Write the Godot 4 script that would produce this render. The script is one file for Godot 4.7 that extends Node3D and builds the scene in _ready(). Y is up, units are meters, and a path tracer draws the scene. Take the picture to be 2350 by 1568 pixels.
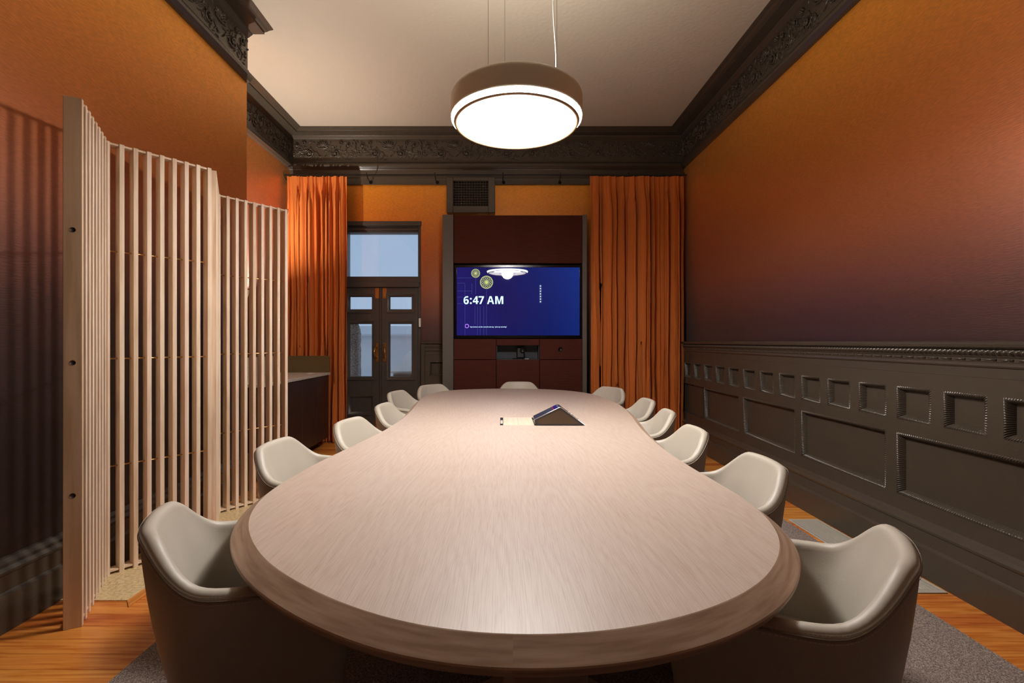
extends Node3D
# A Victorian meeting room: camera at (0, 1.30, 0) looking along -Z. Lengths of the room were first measured with the eye 1.35 m high; K brings them to metres.
const K := 0.963
const EYE := 1.30
const CEIL := 2.873      # ceiling above the eye, before K
const WR := 2.49         # right wall
const WL := 2.36         # chimney breast on the left
const WRE := 2.95        # recess behind the chimney breast
const ZB := 6.75         # far wall
const ZC := 4.49         # far corner of the chimney breast
const ZF := -2.5         # wall behind the camera

var M := {}
var taken := {}

# ------------------------------------------------------------------ helpers
func V(x: float, y: float, z: float) -> Vector3:
	return Vector3(K * x, EYE + K * y, -K * z)

func new_st(smooth := false) -> SurfaceTool:
	var st := SurfaceTool.new()
	st.begin(Mesh.PRIMITIVE_TRIANGLES)
	st.set_smooth_group(0 if smooth else -1)
	return st

func vtx(st: SurfaceTool, p: Vector3) -> void:
	st.set_uv(Vector2((p.x + p.z) / 1.2, (EYE + K * CEIL - p.y) / (EYE + K * CEIL)))
	st.add_vertex(p)

func tri(st: SurfaceTool, a: Vector3, b: Vector3, c: Vector3, n: Vector3) -> void:
	if (c - a).cross(b - a).dot(n) >= 0.0:
		vtx(st, a); vtx(st, b); vtx(st, c)
	else:
		vtx(st, a); vtx(st, c); vtx(st, b)

func quad(st: SurfaceTool, a: Vector3, b: Vector3, c: Vector3, d: Vector3, n: Vector3) -> void:
	tri(st, a, b, c, n)
	tri(st, a, c, d, n)

func box(st: SurfaceTool, lo: Vector3, hi: Vector3) -> void:
	var a := lo.min(hi)
	var b := lo.max(hi)
	quad(st, Vector3(a.x, a.y, a.z), Vector3(b.x, a.y, a.z), Vector3(b.x, b.y, a.z), Vector3(a.x, b.y, a.z), Vector3(0, 0, -1))
	quad(st, Vector3(a.x, a.y, b.z), Vector3(b.x, a.y, b.z), Vector3(b.x, b.y, b.z), Vector3(a.x, b.y, b.z), Vector3(0, 0, 1))
	quad(st, Vector3(a.x, a.y, a.z), Vector3(a.x, b.y, a.z), Vector3(a.x, b.y, b.z), Vector3(a.x, a.y, b.z), Vector3(-1, 0, 0))
	quad(st, Vector3(b.x, a.y, a.z), Vector3(b.x, b.y, a.z), Vector3(b.x, b.y, b.z), Vector3(b.x, a.y, b.z), Vector3(1, 0, 0))
	quad(st, Vector3(a.x, a.y, a.z), Vector3(b.x, a.y, a.z), Vector3(b.x, a.y, b.z), Vector3(a.x, a.y, b.z), Vector3(0, -1, 0))
	quad(st, Vector3(a.x, b.y, a.z), Vector3(b.x, b.y, a.z), Vector3(b.x, b.y, b.z), Vector3(a.x, b.y, b.z), Vector3(0, 1, 0))

# box in the measured frame
func mbox(st: SurfaceTool, x0: float, x1: float, y0: float, y1: float, z0: float, z1: float) -> void:
	box(st, V(x0, y0, z0), V(x1, y1, z1))

# chamfered box
func cbox(st: SurfaceTool, lo: Vector3, hi: Vector3, c := 0.003) -> void:
	var ce := (lo + hi) / 2.0
	var h := (hi - lo).abs() / 2.0
	c = minf(c, minf(h.x, minf(h.y, h.z)) * 0.9)
	var i := h - Vector3(c, c, c)
	for s in [-1.0, 1.0]:
		quad(st, ce + Vector3(s * h.x, -i.y, -i.z), ce + Vector3(s * h.x, i.y, -i.z), ce + Vector3(s * h.x, i.y, i.z), ce + Vector3(s * h.x, -i.y, i.z), Vector3(s, 0, 0))
		quad(st, ce + Vector3(-i.x, s * h.y, -i.z), ce + Vector3(i.x, s * h.y, -i.z), ce + Vector3(i.x, s * h.y, i.z), ce + Vector3(-i.x, s * h.y, i.z), Vector3(0, s, 0))
		quad(st, ce + Vector3(-i.x, -i.y, s * h.z), ce + Vector3(i.x, -i.y, s * h.z), ce + Vector3(i.x, i.y, s * h.z), ce + Vector3(-i.x, i.y, s * h.z), Vector3(0, 0, s))
		for t in [-1.0, 1.0]:
			quad(st, ce + Vector3(s * h.x, t * i.y, -i.z), ce + Vector3(s * i.x, t * h.y, -i.z), ce + Vector3(s * i.x, t * h.y, i.z), ce + Vector3(s * h.x, t * i.y, i.z), Vector3(s, t, 0))
			quad(st, ce + Vector3(s * h.x, -i.y, t * i.z), ce + Vector3(s * i.x, -i.y, t * h.z), ce + Vector3(s * i.x, i.y, t * h.z), ce + Vector3(s * h.x, i.y, t * i.z), Vector3(s, 0, t))
			quad(st, ce + Vector3(-i.x, s * h.y, t * i.z), ce + Vector3(-i.x, s * i.y, t * h.z), ce + Vector3(i.x, s * i.y, t * h.z), ce + Vector3(i.x, s * h.y, t * i.z), Vector3(0, s, t))
			for u in [-1.0, 1.0]:
				tri(st, ce + Vector3(s * h.x, t * i.y, u * i.z), ce + Vector3(s * i.x, t * h.y, u * i.z), ce + Vector3(s * i.x, t * i.y, u * h.z), Vector3(s, t, u))

func mcbox(st: SurfaceTool, x0: float, x1: float, y0: float, y1: float, z0: float, z1: float, c := 0.003) -> void:
	cbox(st, V(x0, y0, z0), V(x1, y1, z1), c)

# rows of points joined into a surface; flip turns it inside out
func grid(st: SurfaceTool, rows: Array, close_rows := false, close_cols := false, flip := false) -> void:
	var nr: int = rows.size()
	var nc: int = rows[0].size()
	for r in (nr if close_rows else nr - 1):
		for c in (nc if close_cols else nc - 1):
			var a: Vector3 = rows[r][c]
			var b: Vector3 = rows[r][(c + 1) % nc]
			var d: Vector3 = rows[(r + 1) % nr][c]
			var e: Vector3 = rows[(r + 1) % nr][(c + 1) % nc]
			if flip:
				vtx(st, a); vtx(st, b); vtx(st, e)
				vtx(st, a); vtx(st, e); vtx(st, d)
			else:
				vtx(st, a); vtx(st, e); vtx(st, b)
				vtx(st, a); vtx(st, d); vtx(st, e)

func ring(c: Vector3, ax: Vector3, ay: Vector3, r: float, n: int) -> PackedVector3Array:
	var out := PackedVector3Array()
	for i in n:
		var a := TAU * i / n
		out.append(c + ax * cos(a) * r + ay * sin(a) * r)
	return out

func tube(st: SurfaceTool, pts: Array, radii, n := 8, closed := false, caps := true) -> void:
	var rows := []
	var m: int = pts.size()
	var up := Vector3.UP
	for i in m:
		var p: Vector3 = pts[i]
		var q: Vector3 = pts[(i + 1) % m] if closed or i < m - 1 else p
		var o: Vector3 = pts[(i - 1 + m) % m] if closed or i > 0 else p
		var t := (q - o).normalized()
		if absf(t.dot(up)) > 0.95:
			up = Vector3.RIGHT if absf(t.x) < 0.9 else Vector3.FORWARD
		var ax := t.cross(up).normalized()
		var ay := ax.cross(t).normalized()
		up = ay
		var r: float = radii[i] if radii is Array else radii
		rows.append(ring(p, ax, ay, r, n))
	grid(st, rows, closed, true)
	if caps and not closed:
		for e in [0, m - 1]:
			var c: Vector3 = pts[e]
			var nrm: Vector3 = (c - Vector3(pts[1] if e == 0 else pts[m - 2]))
			for k in n:
				tri(st, c, rows[e][k], rows[e][(k + 1) % n], nrm)

# profile: Vector2(radius, y); about the vertical through c
func lathe(st: SurfaceTool, c: Vector3, prof: Array, n := 48) -> void:
	var rows := []
	for p in prof:
		var row := PackedVector3Array()
		for i in n:
			var a := TAU * i / n
			row.append(c + Vector3(cos(a) * p.x, p.y, sin(a) * p.x))
		rows.append(row)
	grid(st, rows, false, true, true)

func ellipsoid(st: SurfaceTool, c: Vector3, ax: Vector3, ay: Vector3, az: Vector3, n := 8, m := 5) -> void:
	var rows := []
	for j in m + 1:
		var t := PI * j / m
		var row := PackedVector3Array()
		for i in n:
			var a := TAU * i / n
			row.append(c + ax * sin(t) * cos(a) + ay * sin(t) * sin(a) + az * cos(t))
		rows.append(row)
	grid(st, rows, false, true, true)

# wall moulding in a wall's own axes: x along, y up, z out of the wall. prof: Vector2(out, y). ma, mb: mitre at the ends (+1 inner corner)
func mould(st: SurfaceTool, x0: float, x1: float, prof: Array, ma := 0.0, mb := 0.0, cap_a := true, cap_b := true) -> void:
	for i in prof.size() - 1:
		var p: Vector2 = prof[i]
		var q: Vector2 = prof[i + 1]
		var e := q - p
		var n := Vector3(0, -e.x, e.y)
		quad(st, Vector3(x0 + ma * p.x, p.y, p.x), Vector3(x1 - mb * p.x, p.y, p.x), Vector3(x1 - mb * q.x, q.y, q.x), Vector3(x0 + ma * q.x, q.y, q.x), n)
	var poly := PackedVector2Array(prof)
	poly.append(Vector2(0, prof[-1].y))
	poly.append(Vector2(0, prof[0].y))
	var t := Geometry2D.triangulate_polygon(poly)
	for k in range(0, t.size(), 3):
		var a := poly[t[k]]
		var b := poly[t[k + 1]]
		var c := poly[t[k + 2]]
		if cap_a and ma == 0.0:
			tri(st, Vector3(x0, a.y, a.x), Vector3(x0, b.y, b.x), Vector3(x0, c.y, c.x), Vector3(-1, 0, 0))
		if cap_b and mb == 0.0:
			tri(st, Vector3(x1, a.y, a.x), Vector3(x1, b.y, b.x), Vector3(x1, c.y, c.x), Vector3(1, 0, 0))

# carved strip: a convex moulding with bosses along it; x along, bosses every pitch
func carved(st: SurfaceTool, x0: float, x1: float, y0: float, y1: float, z0: float, z1: float, pitch: float, amp: float, m := 4, per := 6) -> void:
	var count := maxi(1, roundi((x1 - x0) / pitch))
	var rows := []
	for i in count * per + 1:
		var t := float(i) / (count * per)
		var boss := absf(sin(PI * t * count))
		var row := PackedVector3Array()
		for j in m + 1:
			var s := float(j) / m
			row.append(Vector3(lerpf(x0, x1, t), lerpf(y0, y1, s), lerpf(z0, z1, s) + amp * sin(PI * s) * (0.25 + boss)))
		rows.append(row)
	grid(st, rows, false, false, y1 > y0)

# four carved sides round a recessed panel: outer rect at z=z0, inner rect inset by w at z=z1
func panel_frame(st: SurfaceTool, x0: float, y0: float, x1: float, y1: float, w: float, z0: float, z1: float, pitch: float, amp: float, per := 6) -> void:
	var cs := [Vector2(x0, y0), Vector2(x1, y0), Vector2(x1, y1), Vector2(x0, y1)]
	for k in 4:
		var a: Vector2 = cs[k]
		var b: Vector2 = cs[(k + 1) % 4]
		var d := (b - a).normalized()
		var inw := Vector2(-d.y, d.x)
		var count := maxi(1, roundi(a.distance_to(b) / pitch)) if amp > 0.0 else 1
		var steps := count * per if amp > 0.0 else 1
		var rows := []
		for i in steps + 1:
			var t := float(i) / steps
			var row := PackedVector3Array()
			for j in 5:
				var s := j / 4.0
				var pa := a + (inw + d) * w * s
				var pb := b + (inw - d) * w * s
				var p := pa.lerp(pb, t)
				var z := z0 + (z1 - z0) * (1.0 - cos(s * PI / 2.0)) + 0.004 * sin(PI * s)
				row.append(Vector3(p.x, p.y, z + amp * sin(PI * s) * absf(sin(PI * t * count))))
			rows.append(row)
		grid(st, rows, false, false, true)

func wall_frame(origin: Vector3, along: Vector3) -> Transform3D:
	return Transform3D(Basis(along, Vector3.UP, along.cross(Vector3.UP)), origin)

func numbered(called: String) -> String:
	taken[called] = taken.get(called, -1) + 1
	return called if taken[called] == 0 else "%s_%03d" % [called, taken[called]]

func done(st: SurfaceTool, material: Material) -> ArrayMesh:
	st.generate_normals()
	st.index()
	st.set_material(material)
	return st.commit()

func put(called: String, mesh: Mesh, parent: Node = null, where := Transform3D()) -> MeshInstance3D:
	var o := MeshInstance3D.new()
	o.mesh = mesh
	o.transform = where
	if parent == null:
		o.name = numbered(called)
		add_child(o, true)
	else:
		o.name = called
		parent.add_child(o, true)
	return o

func obj(called: String, st: SurfaceTool, material: Material, parent: Node = null, where := Transform3D()) -> MeshInstance3D:
	return put(called, done(st, material), parent, where)

func base(called: String, at := Vector3.ZERO, turn := 0.0) -> Node3D:
	var o := Node3D.new()
	o.name = numbered(called)
	add_child(o, true)
	o.position = at
	o.rotation.y = turn
	return o

func sub(called: String, parent: Node, where := Transform3D()) -> Node3D:
	var o := Node3D.new()
	o.name = called
	parent.add_child(o, true)
	o.transform = where
	return o

func tag(o: Node, label: String, category := "", group := "", kind := "") -> void:
	if label: o.set_meta("label", label)
	if category: o.set_meta("category", category)
	if group: o.set_meta("group", group)
	if kind: o.set_meta("kind", kind)

func noise(kind: int, freq: float, octaves := 3, sd := 1) -> FastNoiseLite:
	var n := FastNoiseLite.new()
	n.noise_type = kind
	n.frequency = freq
	n.fractal_octaves = octaves
	n.seed = sd
	return n

func noise_tex(n: FastNoiseLite, w: int, h: int, ramp: Gradient = null) -> NoiseTexture2D:
	var t := NoiseTexture2D.new()
	t.width = w
	t.height = h
	t.seamless = true
	t.noise = n
	t.color_ramp = ramp
	return t

func ramp(offsets: Array, colors: Array) -> Gradient:
	var g := Gradient.new()
	g.offsets = PackedFloat32Array(offsets)
	g.colors = PackedColorArray(colors)
	return g

func c8(r: int, g: int, b: int) -> Color:
	return Color8(r, g, b)

func mat(called: String, color: Color, rough := 0.5, metal := 0.0) -> StandardMaterial3D:
	var m := StandardMaterial3D.new()
	m.resource_name = called
	m.albedo_color = color
	m.roughness = rough
	m.metallic = metal
	M[called] = m
	return m

func triplanar(m: StandardMaterial3D, scale: Vector3, in_world := true) -> void:
	m.uv1_triplanar = true
	m.uv1_world_triplanar = in_world
	m.uv1_scale = scale
	m.uv1_triplanar_sharpness = 4.0

func bump(m: StandardMaterial3D, t: Texture2D, cm: float) -> void:
	m.heightmap_enabled = true
	m.heightmap_texture = t
	m.heightmap_scale = cm

# wood with its grain along one axis ("x", "y" or "z")
func wood(called: String, dark: Color, light: Color, axis: String, rough: float, sd: int, figure := 5.0) -> StandardMaterial3D:
	var m := mat(called, Color.WHITE, rough)
	var n := noise(FastNoiseLite.TYPE_SIMPLEX_SMOOTH, 0.012, 4, sd)
	n.fractal_type = FastNoiseLite.FRACTAL_FBM
	n.domain_warp_enabled = true
	n.domain_warp_amplitude = 12.0
	n.domain_warp_frequency = 0.01
	m.albedo_texture = noise_tex(n, 512, 512, ramp([0.25, 0.45, 0.55, 0.75], [dark, dark.lerp(light, 0.6), dark.lerp(light, 0.75), light]))
	var s := Vector3(figure, figure, figure)
	s[{"x": 0, "y": 1, "z": 2}[axis]] = figure * 0.06
	triplanar(m, s)
	bump(m, m.albedo_texture, 0.02)
	return m

# ------------------------------------------------------------------ materials
func wallpaper_texture() -> ImageTexture:
	# ombre-dyed grasscloth, a dip-dyed paper: gold at the top through rust to aubergine at the bottom (the painted posts and doors beside it keep one tone all the way down), with the slubs of its horizontal threads
	var w := 256
	var h := 2048
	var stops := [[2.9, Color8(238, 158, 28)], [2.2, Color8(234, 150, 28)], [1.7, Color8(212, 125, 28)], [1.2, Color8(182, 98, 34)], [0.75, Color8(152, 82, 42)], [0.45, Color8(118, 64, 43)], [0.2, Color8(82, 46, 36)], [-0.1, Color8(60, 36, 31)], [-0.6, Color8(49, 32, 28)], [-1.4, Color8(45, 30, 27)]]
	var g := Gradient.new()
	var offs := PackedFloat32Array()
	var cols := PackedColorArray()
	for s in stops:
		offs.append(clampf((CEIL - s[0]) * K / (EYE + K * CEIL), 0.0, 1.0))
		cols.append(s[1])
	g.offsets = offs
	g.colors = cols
	var fine := noise(FastNoiseLite.TYPE_SIMPLEX, 0.35, 2, 3).get_seamless_image(64, h)
	fine.resize(w, h, Image.INTERPOLATE_CUBIC)
	var patch := noise(FastNoiseLite.TYPE_SIMPLEX, 0.02, 3, 8).get_seamless_image(w, h)
	var im := Image.create(w, h, false, Image.FORMAT_RGB8)
	var a := fine.get_data()
	var b := patch.get_data()
	var bytes := PackedByteArray()
	bytes.resize(w * h * 3)
	for y in h:
		for x in w:
			var i := y * w + x
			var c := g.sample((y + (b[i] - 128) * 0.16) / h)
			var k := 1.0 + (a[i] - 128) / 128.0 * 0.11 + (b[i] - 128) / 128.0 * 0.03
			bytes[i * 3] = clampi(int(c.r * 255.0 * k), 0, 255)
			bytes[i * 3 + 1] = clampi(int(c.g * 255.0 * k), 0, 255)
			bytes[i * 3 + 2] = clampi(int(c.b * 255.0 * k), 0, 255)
	im = Image.create_from_data(w, h, false, Image.FORMAT_RGB8, bytes)
	return ImageTexture.create_from_image(im)

func make_materials() -> void:
	var grain := noise_tex(noise(FastNoiseLite.TYPE_SIMPLEX, 0.08, 4, 5), 256, 256)
	var m := mat("paint", c8(72, 63, 52), 0.27)        # grey-brown eggshell paint on all the joinery and plaster ornament
	triplanar(m, Vector3(3, 3, 3))
	bump(m, grain, 0.05)
	m = mat("door_paint", c8(66, 60, 54), 0.4)
	triplanar(m, Vector3(3, 3, 3))
	bump(m, grain, 0.05)
	m = mat("ceiling", c8(184, 173, 154), 0.8)
	triplanar(m, Vector3(0.8, 0.8, 0.8))
	bump(m, grain, 0.15)
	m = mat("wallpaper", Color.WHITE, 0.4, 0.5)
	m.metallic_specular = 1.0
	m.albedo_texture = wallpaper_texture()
	m.rim_enabled = true
	m.rim = 0.25
	m.rim_tint = 0.6
	var th := noise(FastNoiseLite.TYPE_SIMPLEX, 0.4, 2, 4).get_seamless_image(32, 2048)
	th.resize(256, 2048, Image.INTERPOLATE_CUBIC)
	bump(m, ImageTexture.create_from_image(th), 0.06)
	# floor boards in four tones
	var tones := [[c8(184, 98, 38), c8(212, 130, 56)], [c8(200, 120, 46), c8(224, 152, 70)], [c8(170, 84, 32), c8(202, 116, 50)], [c8(192, 108, 40), c8(218, 140, 62)]]
	for i in 4:
		m = wood("board_%d" % i, tones[i][0], tones[i][1], "x", 0.24, 20 + i, 6.0)
	wood("border", c8(190, 112, 44), c8(214, 142, 66), "z", 0.35, 30, 6.0)
	wood("slat_a", c8(220, 194, 162), c8(240, 218, 190), "y", 0.5, 11)
	wood("slat_b", c8(212, 182, 150), c8(236, 210, 182), "y", 0.5, 12)
	wood("slat_c", c8(222, 190, 162), c8(242, 218, 194), "y", 0.5, 13)
	wood("screen_stile", c8(196, 166, 130), c8(220, 192, 156), "y", 0.5, 14, 3.0)
	# limed oak of the table: cathedral figure plus fine pores
	m = mat("oak", Color.WHITE, 0.42)
	var n := noise(FastNoiseLite.TYPE_SIMPLEX_SMOOTH, 0.006, 3, 44)
	n.fractal_type = FastNoiseLite.FRACTAL_PING_PONG
	n.fractal_ping_pong_strength = 5.0
	n.domain_warp_enabled = true
	n.domain_warp_amplitude = 20.0
	n.domain_warp_frequency = 0.008
	m.albedo_texture = noise_tex(n, 1024, 1024, ramp([0.0, 0.35, 0.7, 1.0], [c8(182, 162, 146), c8(188, 169, 154), c8(191, 173, 158), c8(193, 175, 161)]))
	m.uv1_scale = Vector3(1.1, 0.16, 1)
	m.detail_enabled = true
	m.detail_blend_mode = BaseMaterial3D.BLEND_MODE_MUL
	m.detail_uv_layer = BaseMaterial3D.DETAIL_UV_2
	m.detail_albedo = noise_tex(noise(FastNoiseLite.TYPE_SIMPLEX, 0.03, 4, 45), 1024, 512, ramp([0.2, 0.45, 0.6], [Color(0.935, 0.92, 0.905), Color(0.985, 0.98, 0.975), Color.WHITE]))
	m.uv2_scale = Vector3(8.0, 0.3, 1)
	m = mat("oak_edge", Color.WHITE, 0.45)
	n = noise(FastNoiseLite.TYPE_SIMPLEX_SMOOTH, 0.012, 4, 46)
	n.domain_warp_enabled = true
	n.domain_warp_amplitude = 10.0
	m.albedo_texture = noise_tex(n, 512, 512, ramp([0.2, 0.5, 0.8], [c8(166, 136, 111), c8(182, 153, 128), c8(194, 166, 142)]))
	m.uv1_scale = Vector3(0.55, 7.0, 1)
	wood("oak_flap", c8(200, 176, 152), c8(212, 190, 166), "z", 0.45, 47, 4.0)
	m = mat("leather", c8(184, 175, 159), 0.5)
	triplanar(m, Vector3(9, 9, 9), false)
	bump(m, noise_tex(noise(FastNoiseLite.TYPE_CELLULAR, 0.09, 2, 61), 256, 256), 0.012)
	mat("seam", c8(150, 140, 124), 0.5)
	mat("stitch", c8(214, 206, 190), 0.6)
	mat("base_metal", c8(60, 56, 52), 0.35, 0.8)
	m = mat("curtain", c8(194, 103, 34), 0.85)
	m.rim_enabled = true
	m.rim = 0.5
	m.rim_tint = 0.7
	m.backlight_enabled = true
	m.backlight = Color(0.12, 0.05, 0.02)
	triplanar(m, Vector3(6, 1.2, 6))
	bump(m, noise_tex(noise(FastNoiseLite.TYPE_SIMPLEX, 0.2, 3, 71), 256, 256), 0.03)
	m = mat("rug", Color.WHITE, 0.95)
	var cell := noise(FastNoiseLite.TYPE_VALUE, 0.45, 2, 81)
	m.albedo_texture = noise_tex(cell, 512, 512, ramp([0.2, 0.45, 0.55, 0.8], [c8(84, 70, 64), c8(122, 106, 98), c8(138, 122, 112), c8(176, 162, 150)]))
	triplanar(m, Vector3(1.6, 1.6, 1.6))
	bump(m, m.albedo_texture, 0.2)
	m = mat("marble", Color.WHITE, 0.3)
	var vein := noise(FastNoiseLite.TYPE_SIMPLEX, 0.02, 5, 91)
	vein.fractal_type = FastNoiseLite.FRACTAL_RIDGED
	vein.domain_warp_enabled = true
	vein.domain_warp_amplitude = 25.0
	m.albedo_texture = noise_tex(vein, 512, 512, ramp([0.0, 0.3, 0.75, 0.9], [c8(228, 208, 164), c8(220, 196, 150), c8(198, 170, 122), c8(134, 106, 72)]))
	triplanar(m, Vector3(2.2, 2.2, 2.2))
	m = mat("stone", Color.WHITE, 0.35)
	m.albedo_texture = noise_tex(noise(FastNoiseLite.TYPE_SIMPLEX, 0.05, 4, 92), 256, 256, ramp([0.2, 0.8], [c8(170, 158, 142), c8(206, 196, 180)]))
	triplanar(m, Vector3(4, 4, 4))
	mat("bronze_panel", c8(120, 102, 66), 0.35, 0.6)
	m = wood("dark_wood", c8(44, 26, 18), c8(62, 38, 26), "y", 0.4, 95, 8.0)
	m = wood("cabinet_red", c8(64, 26, 16), c8(72, 31, 20), "x", 0.65, 96, 8.0)
	m.metallic_specular = 0.25
	mat("cabinet_frame", c8(84, 78, 70), 0.45)
	mat("black", c8(14, 14, 15), 0.4)
	mat("black_gloss", c8(10, 10, 11), 0.15)
	mat("niche", c8(40, 42, 46), 0.5)
	mat("brass", c8(196, 150, 80), 0.3, 1.0)
	mat("brass_rod", c8(206, 168, 110), 0.35, 1.0)
	mat("iron", c8(44, 38, 34), 0.4, 0.7)
	mat("plug", c8(52, 30, 20), 0.6)
	mat("vent_metal", c8(178, 170, 156), 0.65)
	mat("vent_dark", c8(34, 33, 31), 0.8)
	mat("housing", c8(212, 200, 178), 0.4, 0.0)
	mat("lamp_ring", c8(150, 118, 84), 0.4, 0.2)
	mat("frosted", c8(232, 230, 228), 0.6)
	mat("wire", c8(70, 62, 52), 0.4, 0.6)
	mat("cable", c8(232, 226, 214), 0.5)
	mat("white_plastic", c8(226, 222, 214), 0.5)
	m = mat("glass", Color(1, 1, 1, 0.04), 0.02)
	m.transparency = BaseMaterial3D.TRANSPARENCY_ALPHA
	m = mat("plaster", c8(224, 216, 202), 0.7)
	m.backlight_enabled = true
	m.backlight = Color(0.2, 0.18, 0.15)
	m = mat("render_wall", c8(236, 238, 240), 0.9)
	m = mat("rough_stone", Color.WHITE, 0.95)
	m.albedo_texture = noise_tex(noise(FastNoiseLite.TYPE_SIMPLEX, 0.06, 5, 99), 256, 256, ramp([0.2, 0.5, 0.85], [c8(110, 106, 100), c8(156, 150, 142), c8(190, 186, 180)]))
	triplanar(m, Vector3(2, 2, 2))
	bump(m, m.albedo_texture, 1.5)
	mat("console_face", c8(84, 66, 48), 0.25, 0.3)
	mat("console_metal", c8(70, 70, 76), 0.3, 0.7)
	mat("console_edge", c8(186, 182, 178), 0.3, 0.8)

func glow(called: String, color: Color, energy: float, surface := Color.WHITE, rough := 0.5) -> StandardMaterial3D:
	var m := mat(called, surface, rough)
	m.emission_enabled = true
	m.emission = color
	m.emission_energy_multiplier = energy
	return m

# ------------------------------------------------------------------ scene
func _ready() -> void:
	var cam := Camera3D.new()
	cam.name = "camera"
	add_child(cam)
	cam.position = Vector3(0, EYE, 0)
	cam.set_frustum(2.0 * 0.05 * 0.7, Vector2(20.0 / 1120.0 * 0.05, 0), 0.05, 100.0)
	cam.current = true

	var env := Environment.new()
	env.background_mode = Environment.BG_SKY
	var sky := Sky.new()
	var dusk := ProceduralSkyMaterial.new()
	dusk.sky_top_color = Color8(138, 164, 194)
	dusk.sky_horizon_color = Color8(148, 172, 198)
	dusk.ground_horizon_color = Color8(150, 160, 172)
	dusk.ground_bottom_color = Color8(90, 95, 102)
	dusk.sky_energy_multiplier = 0.95
	sky.sky_material = dusk
	env.sky = sky
	env.tonemap_mode = Environment.TONE_MAPPER_LINEAR
	env.tonemap_exposure = 1.45
	env.sdfgi_enabled = true
	env.ssao_enabled = true
	env.ssil_enabled = true
	var we := WorldEnvironment.new()
	we.name = "environment"
	we.environment = env
	add_child(we)

	make_materials()
	build_shell()
	build_cornices()
	build_dado()
	build_far_wall()
	build_outside()
	build_table()
	build_chairs()
	build_screen()
	build_pendant()
	build_counter()
	build_curtains()
	build_media_wall()
	build_small_things()

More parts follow.
